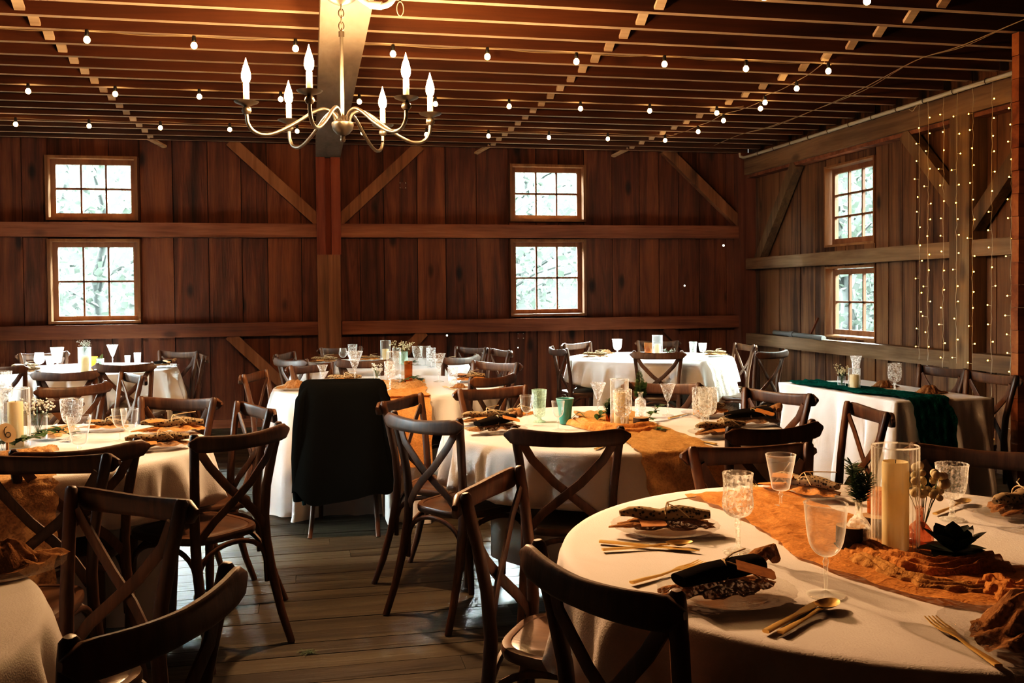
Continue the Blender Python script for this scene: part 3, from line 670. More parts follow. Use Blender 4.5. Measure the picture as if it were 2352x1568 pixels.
# bright right back table
cx, cy = TAB['T5']; a5 = math.atan2((3.492,7.794)[1]-cy, (3.492,7.794)[0]-cx)
strip('table_runner', [p3((3.665,8.734)), rim((cx,cy),a5,.6,.766), rim((cx,cy),a5,.735,.766), rim((cx,cy),a5,.80,.745), rim((cx,cy),a5,.885,.55), rim((cx,cy),a5,.93,.28)], .26, 'gauze_white', 'white fringed gauze runner hanging from the bright table under the right back windows', seed=10, amp=.004, side=(-math.sin(a5), math.cos(a5), 0))
# green runner on the narrow table
strip('table_runner', [(3.20,5.84,.766),(3.21,5.5,.766),(3.26,5.1,.766),(3.31,4.86,.766),(3.325,4.74,.767),(3.33,4.685,.755),(3.335,4.635,.62),(3.335,4.60,.42),(3.335,4.58,.24)], .25, 'velvet', 'dark green gauze runner along the narrow table, dropping over its near end', seed=12, amp=.007, nl=120, side=(1,.06,0))

# ------------------------------------------------------------------ coat over the chair
def coat():
    (rx, ry), f = chairs[-1]; root = empty('coat', (rx, ry, 0), f-PI/2)
    tag(root, 'long black coat hung over a chair back at the round table left of centre', 'coat')
    n = 64; mb = MB(); vs = []; fs = []
    lev = [(.899,.175,.012,-.275),(.896,.205,.03,-.272),(.885,.228,.045,-.268),(.86,.243,.055,-.266),(.80,.255,.062,-.264),(.70,.266,.07,-.26),(.58,.275,.08,-.256),(.46,.282,.092,-.262),(.36,.286,.10,-.27),(.29,.29,.105,-.275),(.245,.292,.108,-.278)]
    for i, (z, w, d, yc) in enumerate(lev):
        for k in range(n):
            a = 2*PI*k/n; ca, sa = math.cos(a), math.sin(a)
            x = math.copysign(abs(ca)**.55, ca)*w; y = math.copysign(abs(sa)**.8, sa)*d
            dip = -.018*(1-(x/w)**2) if i < 4 else 0
            fo = .012*math.cos(7*a+i*.25)*min(1, i/6)+.007*noise.noise(V(x*8, z*6, 2))
            hz = z+dip
            if i == len(lev)-1: hz += .028*math.sin(2.3*a+.6)+.02*math.cos(5*a)
            vs.append((x*(1+fo*.6), yc+y*(1+fo*5), hz))
    for i in range(len(lev)-1):
        for k in range(n): fs.append((i*n+k, (i+1)*n+k, (i+1)*n+(k+1) % n, i*n+(k+1) % n))
    fs.append(tuple(range(n)))
    mb.add(vs, fs); mb.build('coat_body', 'coat', root, 60)
    for s_ in (-1, 1):
        pts = [(s_*.19,-.265,.86),(s_*.232,-.27,.78),(s_*.25,-.27,.62),(s_*.262,-.27,.45),(s_*.262,-.27,.33),(s_*.26,-.27,.26 if s_ > 0 else .21)]
        MB().sweep(pts, [(.05,.08),(.07,.11),(.07,.12),(.065,.115),(.06,.11),(.055,.10)], (0,1,0), 0, 12, .8).build('sleeve', 'coat', root, 60)
    MB().sweep([(-.245,-.215,.42),(-.25,-.21,.30),(-.235,-.215,.17)], [(.02,.08),(.02,.1),(.02,.03)], (0,1,0), 0, 8, .7).build('lining', 'coat_lining', root, 60)
coat()

# ------------------------------------------------------------------ chandelier
def chandelier():
    cx, cy = .155, 4.55; root = empty('chandelier', (cx, cy, 0)); tag(root, 'six armed metal chandelier with glowing candle bulbs hanging under the pale beam', 'chandelier')
    MB().lathe([(0,2.80),(.075,2.80),(.078,2.775),(.07,2.752),(.045,2.735),(.02,2.726),(.0,2.72)], 28).build('canopy', 'pewter', root, 50)
    ch = MB()
    for k in range(5):
        z = 2.715-.03*k; u = (1,0,0) if k % 2 else (0,1,0); q = []
        for i in range(11):
            a = 2*PI*i/10; r = .012; q.append((r*math.cos(a) if k % 2 else 0, 0 if k % 2 else r*math.cos(a), z+.021*math.sin(a)))
        ch.tube(q, .003, 5, up=(0,1,.01) if k % 2 else (1,0,.01))
    ch.build('chain', 'pewter', root, 60)
    MB().tube([(0,0,2.585),(0,0,2.19)], .0085, 10).tube([(0,0,2.60),(0,0,2.575)], .014, 10).build('stem', 'pewter', root, 60)
    MB().lathe([(0,2.215),(.02,2.21),(.03,2.19),(.05,2.178),(.051,2.168),(.045,2.145),(.028,2.126),(.012,2.118),(.010,2.108),(.013,2.10),(.010,2.09),(0,2.086)], 24).build('hub', 'pewter', root, 50)
    TH = [214, 162, 110, 45, -12, -70]
    tips = [(-.425,-.12),(-.15,-.40),(.265,-.33),(.415,.03),(.215,.38),(-.25,.31)]
    for (tx, ty) in tips:
        L_ = math.hypot(tx, ty); e = (tx/L_, ty/L_)
        prof = [(.03,2.17),(.045,2.215),(.085,2.235),(.14,2.215),(.22,2.16),(.30,2.115),(.36,2.098),(.41,2.11),(.435,2.145),(.44,2.185)]
        k = L_/.44
        arm = MB().tube(catmull([(e[0]*r*k, e[1]*r*k, z) for r, z in prof], 40), .0085, 8).build('arm', 'pewter', root, 60)
        px, py = tx, ty
        MB().lathe([(0,2.183),(.014,2.185),(.022,2.198),(.018,2.212),(.01,2.218),(.018,2.222),(.05,2.234),(.055,2.240),(.05,2.238),(.016,2.228),(0,2.228)], 24, (px,py,0)).build('drip_pan', 'pewter', arm, 50)
        sl = MB().lathe([(0,2.226),(.0135,2.226),(.0135,2.318),(.009,2.322),(0,2.322)], 16, (px,py,0)).build('candle_sleeve', 'sleeve', arm, 50)
        MB().lathe([(.008,2.322),(.016,2.33),(.0205,2.346),(.02,2.364),(.0145,2.386),(.007,2.408),(.0025,2.424),(.0004,2.434)], 14, (px,py,0)).build('flame_bulb', 'flame', arm, 60)
    # added downward spot under the hub, boosting the bulbs' light on the tables
    ld = bpy.data.lights.new('chandelier_boost_spot', 'SPOT'); ld.energy = SPOT; ld.color = (1, .63, .36); ld.spot_size = math.radians(165); ld.spot_blend = .5; ld.shadow_soft_size = .03
    lo = bpy.data.objects.new('chandelier_boost_spot', ld); C.objects.link(lo); lo.location = (cx, cy, 2.06)
SPOT = 145
chandelier()
ld = bpy.data.lights.new('added_spot_front_table', 'SPOT'); ld.energy = 430; ld.color = (1, .55, .29); ld.spot_size = math.radians(46); ld.spot_blend = .6; ld.shadow_soft_size = .05  # unseen spot added at the chandelier to brighten the front right table
lo = bpy.data.objects.new('added_spot_front_table', ld); C.objects.link(lo); lo.location = (.155, 4.5, 2.06); lo.rotation_euler = (V(1.25, 1.75, .76)-lo.location).to_track_quat('-Z', 'Y').to_euler()
tag(MB().tube(catmull([(.2,4.52,2.79),(.24,4.5,2.745),(.30,4.46,2.70),(.36,4.43,2.70),(.39,4.44,2.74),(.385,4.50,2.80),(.33,4.56,2.81)], 30), .0135, 8).tube([(.285,4.468,2.708),(.335,4.44,2.698)], .019, 8).tube(catmull([(.19,4.44,2.785),(.28,4.42,2.79),(.385,4.45,2.795),(.40,4.6,2.80)],14), .014, 8).build('conduit', 'conduit', None, 60), 'cream painted conduit looping beside the chandelier canopy', 'conduit')
w = tag(MB().tube([(.425,4.5,2.85),(.425,4.5,2.74)], .006, 6).box((.41,4.485,2.75),(.44,4.515,2.83)).build('cable_clamp', 'black', None, 50), 'dark clamp with a small wire loop hanging from a joist right of the beam', 'clamp')
MB().tube([(.425+.016*math.sin(a), 4.5, 2.705+.033*math.cos(a)) for a in [2*PI*i/14 for i in range(15)]], .002, 5, up=(0,1,0)).build('wire_loop', 'wire', w, 60)

# ------------------------------------------------------------------ festoon string lights
def festoon(bulbs, label, lead=None, tail=None):
    root = empty('string_light', (bulbs[0][0], bulbs[0][1], 2.945)); o = Vector(root.location); tag(root, label, 'string lights', 'festoon bulb strings under the ceiling')
    pts = []
    seq = ([lead] if lead else [])+list(bulbs)+([tail] if tail else [])
    for i, (x, y) in enumerate(seq):
        pts.append(V(x, y, 2.937)-o)
        if i < len(seq)-1:
            x2, y2 = seq[i+1]; pts.append(V((x+x2)/2, (y+y2)/2, 2.926)-o)
    MB().tube(catmull(pts, len(pts)*5), .0032, 5).build('cord', 'cord', root, 60)
    for x, y in bulbs:
        q = V(x, y, 2.937)-o
        s_ = MB().lathe([(0,.004),(.010,.003),(.012,-.012),(.014,-.03),(.011,-.036),(0,-.036)], 12, q).build('socket', 'black', root, 50)
        MB().lathe([(.006,-.034),(.011,-.038),(.017,-.046),(.0195,-.056),(.017,-.066),(.010,-.0735),(.0008,-.0755)], 14, q).build('bulb', 'bulb', s_, 60)
festoon([(-1.86+.596*k, 6.06-.03*(k % 2)) for k in range(0, 10)], 'nearest full row of round warm bulbs strung behind the chandelier', (-2.5,6.06), (3.57,6.15))
festoon([(-2.6+.598*k, 7.6) for k in range(0, 11)], 'middle row of round warm bulbs strung along a joist between the other two', (-3.2,7.6), (3.6,7.55))
festoon([(-3.09+.597*k, 9.06) for k in range(0, 12)], 'far row of round warm bulbs closest to the back wall', (-3.7,9.06), (3.58,9.0))
festoon([(3.57,6.59),(3.58,7.12),(3.66,7.36),(3.59,7.93),(3.6,8.52)], 'slanting string of round warm bulbs crossing the joists near the right wall', (3.46,6.0), (3.55,9.0))
festoon([(1.10,4.56),(1.70,4.56),(2.29,4.56),(2.86,4.54)], 'row of round warm bulbs at the very top of the picture', (.5,4.56), (3.4,4.54))
mb = MB()
for k in (0, 1):
    mb.tube(catmull([(4.06+.02*k,4.2,2.94),(4.06,4.89,2.93),(4.05+.03*k,5.4,2.915),(4.05,5.85,2.932),(4.16+.04*k,6.7,2.915),(4.28,7.59,2.932),(4.24+.03*k,8.3,2.915),(4.21,8.92,2.932),(4.25,9.63,2.935)], 60), .0035, 5)
tag(mb.build('twin_cable', 'cord', None, 60), 'thin twisted unlit cable crossing the dark joists towards the right wall', 'cable')

# ------------------------------------------------------------------ fairy light curtain
FL = [(4.795,6.87,.80,'first string of fairy lights from the left in the curtain by the right wall'),(4.795,6.76,.80,'second string of fairy lights from the left in the curtain'),(4.79,6.565,.75,'third string of fairy lights in the curtain, before the post edge'),(4.79,6.41,.80,'fourth string of fairy lights in the curtain, hanging over the grey post'),(4.80,6.245,.55,'fifth string of fairy lights in the curtain, just right of the grey post'),(4.80,6.04,.02,'sixth string of fairy lights in the curtain, reaching the floor'),(4.80,5.845,.3,'last string of fairy lights in the curtain, beside the orange partition')]
for x, y, zb, lab in FL:
    q = random.Random(int(y*1000)); root = empty('fairy_light_string', (x, y, 2.86)); tag(root, lab, 'fairy lights', 'strings of the fairy light curtain')
    pts = []; z = 0.
    while 2.86+z > zb: pts.append((q.uniform(-.004,.004), q.uniform(-.006,.006), z)); z -= .05
    MB().tube(pts, .0022, 4).build('wire', 'wire', root, 60)
    z = -.13-q.uniform(0, .1)
    while 2.86+z > zb+.03:
        s_ = q.choice((-1, 1)); l = q.uniform(.008, .035); dx = q.uniform(-.02, .004); p0 = V(0, 0, z); p1 = V(dx, s_*l, z+q.uniform(-.004,.008))
        st = MB().tube([p0, p1], .0022, 4).build('bulb_stem', 'wire', root, 60)
        MB().ball(p1+V(0, s_*.004, 0), .0048, 0, 8, 6).build('bulb', 'fairy', st, 60)
        z -= q.uniform(.115, .15)
tag(MB().tube(catmull([(4.79,7.0,2.84),(4.79,6.95,2.82),(4.795,6.88,2.86),(4.80,6.6,2.875),(4.79,6.2,2.872),(4.79,5.9,2.855),(4.79,5.5,2.85)], 40), .003, 5).build('header_wire', 'wire', None, 60), 'pale header wire of the fairy light curtain running under the white pipe', 'wire')

# ------------------------------------------------------------------ glassware (profiles are for height 1)
def bowl_wob(n, amp, lo=0., hi=1.): return lambda a, t: amp*math.cos(n*a) if lo < t < hi else 0
GK = {
 'plain':  dict(bowl=[(.012,.42),(.07,.435),(.13,.48),(.175,.56),(.2,.68),(.215,.82),(.232,1.)], stem=[(.012,.03),(.017,.1),(.02,.22),(.026,.34),(.034,.36),(.03,.385),(.018,.405),(.03,.42)], foot=[(0,.0),(.2,.0),(.205,.008),(.16,.022),(.06,.033),(.015,.05)], m='glass'),
 'crystal': dict(bowl=[(.012,.43),(.08,.455),(.15,.50),(.185,.57),(.188,.66),(.178,.76),(.178,.9),(.187,1.)], stem=[(.03,.05),(.028,.2),(.03,.31),(.045,.345),(.03,.37),(.04,.40),(.03,.43)], foot=[(0,.0),(.19,.0),(.195,.012),(.14,.035),(.05,.065),(.03,.09)], m='crystal', w=(14, .03)),
 'etched': dict(bowl=[(.015,.30),(.10,.315),(.155,.345),(.175,.40),(.21,.6),(.25,.8),(.285,1.)], stem=[(.03,.03),(.022,.12),(.025,.2),(.05,.235),(.03,.27),(.03,.30)], foot=[(0,.0),(.24,.0),(.245,.012),(.15,.025),(.04,.045)], m='glass'),
 'ribbed': dict(bowl=[(.015,.36),(.09,.375),(.16,.42),(.205,.49),(.235,.6),(.255,.75),(.265,.9),(.275,1.)], stem=[(.06,.06),(.045,.12),(.042,.24),(.05,.30),(.035,.33),(.03,.36)], foot=[(0,.0),(.21,.0),(.218,.015),(.16,.035),(.06,.06)], m='crystal2', w=(20, .035)),
 'vglass': dict(bowl=[(.012,.44),(.05,.47),(.10,.58),(.15,.72),(.2,.87),(.255,1.)], stem=[(.03,.04),(.02,.14),(.022,.28),(.036,.34),(.02,.38),(.018,.44)], foot=[(0,.0),(.19,.0),(.195,.01),(.1,.025),(.03,.05)], m='crystal2'),
 'wine':   dict(bowl=[(.012,.36),(.1,.375),(.2,.44),(.265,.55),(.28,.66),(.26,.8),(.225,1.)], stem=[(.02,.03),(.014,.15),(.014,.32),(.025,.36)], foot=[(0,.0),(.21,.0),(.215,.008),(.1,.02),(.02,.04)], m='glass'),
 'footed': dict(bowl=[(.03,.16),(.13,.175),(.175,.25),(.19,.4),(.205,.65),(.225,.9),(.23,1.)], stem=[(.1,.05),(.07,.09),(.06,.13),(.09,.17)], foot=[(0,.0),(.19,.0),(.2,.015),(.17,.035),(.1,.06)], m='greenglass', w=(10, .03)),
 'tumbler': dict(bowl=[(.0,.04),(.2,.04),(.215,.06),(.235,.3),(.255,.6),(.285,1.)], stem=[(0,.01),(.18,.012),(.18,.036),(0,.038)], foot=[(0,0),(.2,0),(.212,.012),(.205,.05)], m='crystal2', w=(12, .02)),
 'quilted': dict(bowl=[(.0,.3),(.1,.315),(.18,.37),(.225,.47),(.24,.62),(.235,.82),(.24,1.)], stem=[(.06,.04),(.04,.1),(.042,.2),(.06,.26),(.04,.3)], foot=[(0,.0),(.2,.0),(.208,.012),(.15,.03),(.06,.05)], m='crystal', w=(16, .03)),
}
def make_glass(kind):
    d = GK[kind]; root = empty('goblet' if kind not in ('wine', 'tumbler', 'footed') else {'wine': 'wine_glass', 'tumbler': 'tumbler', 'footed': 'footed_tumbler'}[kind])
    w = bowl_wob(d['w'][0], d['w'][1], .1, .9) if 'w' in d else None
    b = d['bowl']; rr, zz = b[-1]; inner = [(r-.012, z+.004) for r, z in reversed(b) if r > .04]
    seg = 40 if 'w' not in d else 80
    cat = catmull([(r, 0, z) for r, z in b], 20); prof = [(max(0, p.x), p.z) for p in cat]; rim_ = [(rr+.005, 1.004), (rr, 1.012), (rr-.01, 1.008), (rr-.014, .99)]
    o = MB().lathe(prof+rim_, seg, wob=w).build('bowl', d['m'], root, 60)
    MB().lathe(d['stem'], 16).build('stem', d['m'], root, 60)
    MB().lathe(d['foot'], 32).build('foot', d['m'], root, 60)
    return root
def glassware(kind, g, label, name=None):
    x, y, h = g; o = inst('g_'+kind, lambda: make_glass(kind), (x, y, .7645), rnd.uniform(0, 6), h)
    return tag(o, label, 'glass', 'drinking glasses on the tables')
GL = [
 ('plain', (1.007,1.744,0.185), 'large plain goblet with a faint etched leaf at the front of the right foreground table'),
 ('crystal', (0.973,2.077,0.187), 'cut crystal goblet left of the rust runner on the right foreground table'),
 ('etched', (1.299,2.493,0.148), 'flared goblet with etched grass leaves near the far rim of the right foreground table'),
 ('ribbed', (1.661,2.239,0.149), 'ribbed goblet right of the pillar candle on the right foreground table'),
 ('plain', (0.968,4.306,0.139), 'swirl etched goblet left of the green footed tumbler on the teal cup table'),
 ('footed', (1.052,4.406,0.153), 'pale green pressed glass tumbler with a foot on the teal cup table'),
 ('plain', (1.076,4.144,0.127), 'small clear goblet standing in front of the teal cup'),
 ('vglass', (1.411,4.627,0.154), 'tall cut glass left of the candle on the teal cup table'),
 ('quilted', (1.361,4.092,0.175), 'cut crystal goblet in front of the candle on the teal cup table'),
 ('vglass', (1.721,4.467,0.154), 'flared trumpet glass right of the fern vase on the teal cup table'),
 ('quilted', (1.692,3.972,0.184), 'heavy cut crystal goblet at the right of the teal cup table, the nearer of two'),
 ('quilted', (1.747,4.042,0.176), 'cut crystal goblet right behind the other crystal goblet on the teal cup table'),
 ('vglass', (0.067,6.565,0.138), 'small trumpet glass above the left shoulder of the coat'),
 ('vglass', (0.283,6.594,0.223), 'tall trumpet glass above the middle of the coat'),
 ('crystal', (0.478,6.051,0.187), 'cut crystal goblet above the right shoulder of the coat'),
 ('vglass', (0.861,6.611,0.194), 'square cut goblet at the right of the ribbed candle glass on the coat table'),
 ('tumbler', (0.914,6.301,0.122), 'pale bubbled tumbler near the right rim of the coat table'),
 ('wine', (0.271,8.691,0.129), 'round wine glass at the left of the table by the back wall post'),
 ('tumbler', (0.364,8.888,0.152), 'straight tumbler behind the wine glass on the table by the back wall post'),
 ('tumbler', (0.726,8.423,0.138), 'straight tumbler left of the flowers on the table by the back wall post'),
 ('ribbed', (0.881,8.158,0.164), 'cut goblet right of the bouquet by the back post, leftmost of three'),
 ('etched', (0.946,8.136,0.164), 'flared goblet right of the bouquet by the back post, middle one of three'),
 ('quilted', (0.969,7.927,0.160), 'cut goblet right of the flowers, nearest the table rim by the back wall post'),
 ('ribbed', (2.825,8.635,0.165), 'goblet shining at the left of the bright table under the right back windows'),
 ('tumbler', (3.559,8.568,0.129), 'etched tumbler at the right of the bright table under the right back windows'),
 ('ribbed', (3.524,8.257,0.133), 'goblet right of the etched tumbler on the bright table under the right back windows'),
 ('wine', (-2.229,8.615,0.149), 'round bowled wine glass on the bright table under the left back windows'),
 ('etched', (-2.103,8.668,0.187), 'tall flared goblet behind the low goblet on the bright table under the left back windows'),
 ('etched', (-2.064,8.289,0.137), 'low wide goblet beside the wine glass on the bright table under the left back windows'),
 ('vglass', (-1.717,8.939,0.188), 'slim trumpet glass alone at the middle of the bright table under the left back windows'),
 ('tumbler', (-1.606,9.007,0.089), 'short tumbler near the right rim of the bright table under the left back windows'),
 ('tumbler', (-1.517,8.976,0.112), 'tall tumbler near the right rim of the bright table under the left back windows'),
 ('ribbed', (-1.024,4.440,0.170), 'fluted glass behind the tall fluted goblet on the number 6 table'),
 ('etched', (-0.877,3.911,0.159), 'tall fluted goblet nearest the rim of the number 6 table'),
 ('plain', (-0.807,4.317,0.136), 'etched goblet on the number 6 table, the left one of the close pair'),
 ('plain', (-0.737,4.154,0.152), 'swirl etched goblet on the number 6 table, the right one of the close pair'),
 ('crystal', (-1.460,4.972,0.259), 'tall goblet cut by the left picture edge behind the ribbed candle glass'),
 ('quilted', (3.458,5.193,0.164), 'crystal goblet alone on the narrow table by the right wall'),
]
for a in GL: glassware(*a)

# ------------------------------------------------------------------ plates, napkins, cutlery
def make_plate():
    root = empty('glass_plate')
    MB().lathe([(0,.004),(.07,.004),(.085,.008),(.10,.014),(.13,.018),(.138,.021)], 72, wob=lambda a, t: .012*math.cos(24*a) if t > .9 else 0).build('plate_rim', 'plateglass', root, 60)
    MB().lathe([(0,.001),(.075,.001),(.08,.004)], 40).build('plate_foot', 'plateglass', root, 60)
    return root
def blob(name, mat, parent, rx, ry, h, seed, fray=.012, mats=None):
    mb = MB(); nr, na = 9, 72; vs = [(0, 0, h)]
    for i in range(1, nr+1):
        t = i/nr
        for k in range(na):
            a = 2*PI*k/na; q = noise.noise(V(math.cos(a)*1.4, math.sin(a)*1.4, seed)); w = 1+.22*q+(fray/rx*noise.noise(V(k*1.7, seed, 3)) if t > .8 else 0)
            z = h*(1-t**2.2)+.012*noise.noise(V(t*5*math.cos(a), t*5*math.sin(a), seed+2))*(1.2-t)+.007*math.sin(9*a+4*t+seed)*t
            vs.append((rx*t*w*math.cos(a), ry*t*w*math.sin(a), max(.0, z)))
    fs = [(0, 1+k, 1+(k+1) % na) for k in range(na)]
    for i in range(nr-1):
        for k in range(na):
            a = 1+i*na; fs.append((a+k, a+na+k, a+na+(k+1) % na, a+(k+1) % na))
    return mb.add(vs, fs).build(name, mat, parent, 180)
def make_napkin(kind):
    root = empty('napkin'); base = {'floral': 'napkin_brown', 'dark': 'napkin_brown', 'plain': 'napkin_brown', 'orange': 'gauze'}[kind]; roll = {'floral': 'floral', 'dark': 'napkin_dark', 'plain': 'napkin_brown', 'orange': 'floral'}[kind]
    blob('gauze_base', base, root, .125, .06, .016, len(kind)*3.1)
    if kind == 'dark':
        MB().sweep([(-.10,-.005,.03),(-.03,0,.037),(.04,.004,.040),(.09,.006,.044)], [(.055,.022),(.06,.034),(.062,.036),(.06,.030)], (0,0,1), 0, 14, .8).build('rolled_cloth', roll, root, 60)
        MB().sweep([(.07,.03,.03),(.105,.025,.05),(.125,.01,.062),(.12,-.012,.05)], [(.04,.02),(.045,.03),(.04,.03),(.02,.02)], (0,0,1), 0, 12, .8).build('gauze_tail', base, root, 60)
    elif kind == 'plain':
        blob('rolled_cloth', base, root, .085, .05, .05, 5.5)
    else:
        pts = [(-.115+.0255*k, .004*math.sin(k), .030+.004*math.sin(k*1.3)) for k in range(10)]
        MB().sweep(pts, [(.02,.014),(.036,.024),(.046,.03),(.05,.034),(.044,.028),(.05,.034),(.05,.033),(.046,.03),(.040,.026),(.030,.02)], (0,0,1), 0, 14, .85).build('rolled_cloth', roll, root, 60)
        MB().sweep([(-.05,-.03,.014),(-.10,-.05,.012),(-.145,-.035,.004)], [(.03,.01),(.03,.008),(.012,.004)], (0,0,1), 0, 10, .8).build('gauze_tail', base, root, 60)
    if kind != 'plain':
        MB().tube([(.005+.024*math.cos(a)*.3, .026*math.cos(a), .034+.024*math.sin(a)) for a in [2*PI*i/16 for i in range(17)]], .0018, 5).tube([(.005,-.01,.058),(.03,-.035,.05),(.055,-.05,.03)], .0016, 5).tube([(.005,0,.058),(.045,.03,.06),(.085,.045,.062)], .0016, 5).build('twine', 'twine', root, 60)
        a = {'floral': (-.035,-.052,.016,.1), 'dark': (.05,-.045,.045,-.5), 'orange': (-.06,-.03,.04,.5)}[kind]
        t = MB(); c, s_ = math.cos(a[3]), math.sin(a[3]); L_, W_ = (.075, .04) if kind == 'dark' else (.065, .034)
        def tp(u, v, dz): return (a[0]+u*c-v*s_, a[1]+u*s_+v*c, a[2]-.35*(-v)*.6-u*(.25 if kind == 'dark' else 0)+dz)
        o = [(-.5,-.5),(.42,-.5),(.5,-.3),(.5,.3),(.42,.5),(-.5,.5)]
        t.add([tp(u*L_, v*W_, 0) for u, v in o]+[tp(u*L_, v*W_, .0012) for u, v in o], [(5,4,3,2,1,0),(6,7,8,9,10,11)]+[(i, (i+1) % 6, 6+(i+1) % 6, 6+i) for i in range(6)])
        t.build('name_tag', 'kraft', root)
    return root
def setting(px, kind, rot, plab, nlab, s_=1., dn=(0, 0), psc=1.):
    x, y = px
    if plab: tag(inst('plate', make_plate, (x, y, .7645), rnd.uniform(0, 1), psc), plab, 'plate', 'pressed glass plates')
    if nlab: tag(inst('nap_'+kind, lambda: make_napkin(kind), (x+dn[0], y+dn[1], .7825 if plab else .7655), math.radians(rot), s_), nlab, 'napkin', 'rolled and tied napkins')
setting((0.877,2.300), 'floral', -14, 'glass plate under the floral napkin roll on the right foreground table', 'floral napkin roll tied with twine at the left of the right foreground table', 1.0)
setting((0.806,1.775), 'dark', 8, 'glass plate at the front of the right foreground table', 'dark napkin roll with a kraft tag on brown gauze, right foreground table', 1.0, (-.01, .0))
setting((1.454,2.604), 'orange', -62, 'glass plate at the far rim of the right foreground table behind the goblets', 'orange napkin with a tag at the far rim of the right foreground table', .95, (-.02, 0))
setting((1.849,2.254), 'floral', 22, 'glass plate by the right picture edge behind the dark leaves', 'brown and floral napkin by the right picture edge behind the ribbed goblet', 1.0, (.03, 0))
setting((1.210,1.445), 'plain', 20, 'glass plate cut by the right picture edge near the gold fork', 'crumpled brown gauze napkin cut by the right picture edge', 1.35, (.03, 0))
setting((0.791,4.401), 'floral', 10, 'glass plate at the far left of the teal cup table', 'floral napkin at the far left of the teal cup table', 1.0)
setting((0.787,4.113), 'dark', 20, 'glass plate at the near left of the teal cup table', 'dark napkin with frayed gauze at the near left of the teal cup table', 1.0)
setting((1.904,4.379), 'orange', 30, 'glass plate behind the crystal goblets on the teal cup table', 'orange brown napkin behind the crystal goblets on the teal cup table', 1.0)
setting((1.941,4.017), 'dark', -10, 'glass plate at the right rim of the teal cup table', 'dark patterned napkin at the right rim of the teal cup table', 1.1)
setting((1.684,3.760), 'floral', 12, 'glass plate at the near right of the teal cup table', 'tan napkin roll at the near right of the teal cup table', 1.05)
setting((1.018,4.704), 'orange', 40, None, 'peach napkin at the far left of the teal cup table under the brown chair', .8)
setting((0.218,6.680), 'floral', 0, 'glass plate on the coat table behind the coat', 'floral napkin on the coat table above the coat', 1.0)
setting((-0.110,6.288), 'plain', 0, 'glass plate at the left rim of the coat table', 'crumpled gauze napkin at the left rim of the coat table', 1.0)
setting((0.936,6.141), 'plain', 0, None, 'small rolled tan napkin at the near right rim of the coat table', .55)
setting((1.060,6.514), 'orange', 10, 'glass plate at the far right of the coat table', 'folded brown napkin at the far right of the coat table', 1.0)
setting((0.105,8.637), 'floral', 0, 'glass plate at the left of the table by the back wall post', 'pale napkin at the left of the table by the back wall post', 1.0)
setting((0.516,8.777), 'orange', 0, 'glass plate at the far side of the table by the back wall post', 'peach napkin at the far side of the table by the back wall post', .8)
setting((1.149,8.171), 'floral', 0, 'glass plate at the right of the table by the back wall post', 'pale napkin at the right of the table by the back wall post', .8)
setting((2.542,8.421), 'floral', 0, 'glass plate at the near left of the bright table under the right back windows', 'pale napkin at the near left of the bright table under the right back windows', 1.)
setting((2.860,9.101), 'plain', 0, None, 'crumpled white lit napkin at the far left of the bright right back table', .8)
setting((3.683,8.326), 'floral', 0, 'glass plate at the right of the bright table under the right back windows', 'pale napkin at the right of the bright table under the right back windows', .9)
setting((-2.237,8.259), 'floral', 0, 'glass plate at the near left of the bright table under the left back windows', 'patterned napkin at the near left of the bright table under the left back windows', .9)
setting((-2.423,8.922), 'orange', 20, None, 'peach napkin left of the wine glass on the bright table under the left back windows', .9)
setting((-1.254,8.628), 'dark', 0, 'glass plate at the right rim of the bright table under the left back windows', 'dark folded napkin at the right rim of the bright table under the left back windows', .8)
setting((-0.921,4.643), 'orange', -10, 'glass plate at the far side of the number 6 table', 'brown napkin with a card at the far side of the number 6 table', .8)
setting((-0.615,4.474), 'orange', 4, 'glass plate at the right rim of the number 6 table', 'frayed orange brown napkin stack at the right rim of the number 6 table', 1.15)
setting((-0.611,4.029), 'floral', 10, 'glass plate at the near right of the number 6 table', 'floral napkin with a grey gauze tail at the near right of the number 6 table', 1.05)
setting((3.503,5.375), 'plain', 5, None, 'brown napkin at the far side of the narrow table', .85)
setting((3.546,4.982), 'plain', 5, None, 'brown napkin at the near side of the narrow table', .95)
setting((-0.687,2.297), 'plain', 40, 'glass plate at the rim of the corner table', 'crumpled brown gauze napkin at the rim of the bottom left corner table', 1.15)

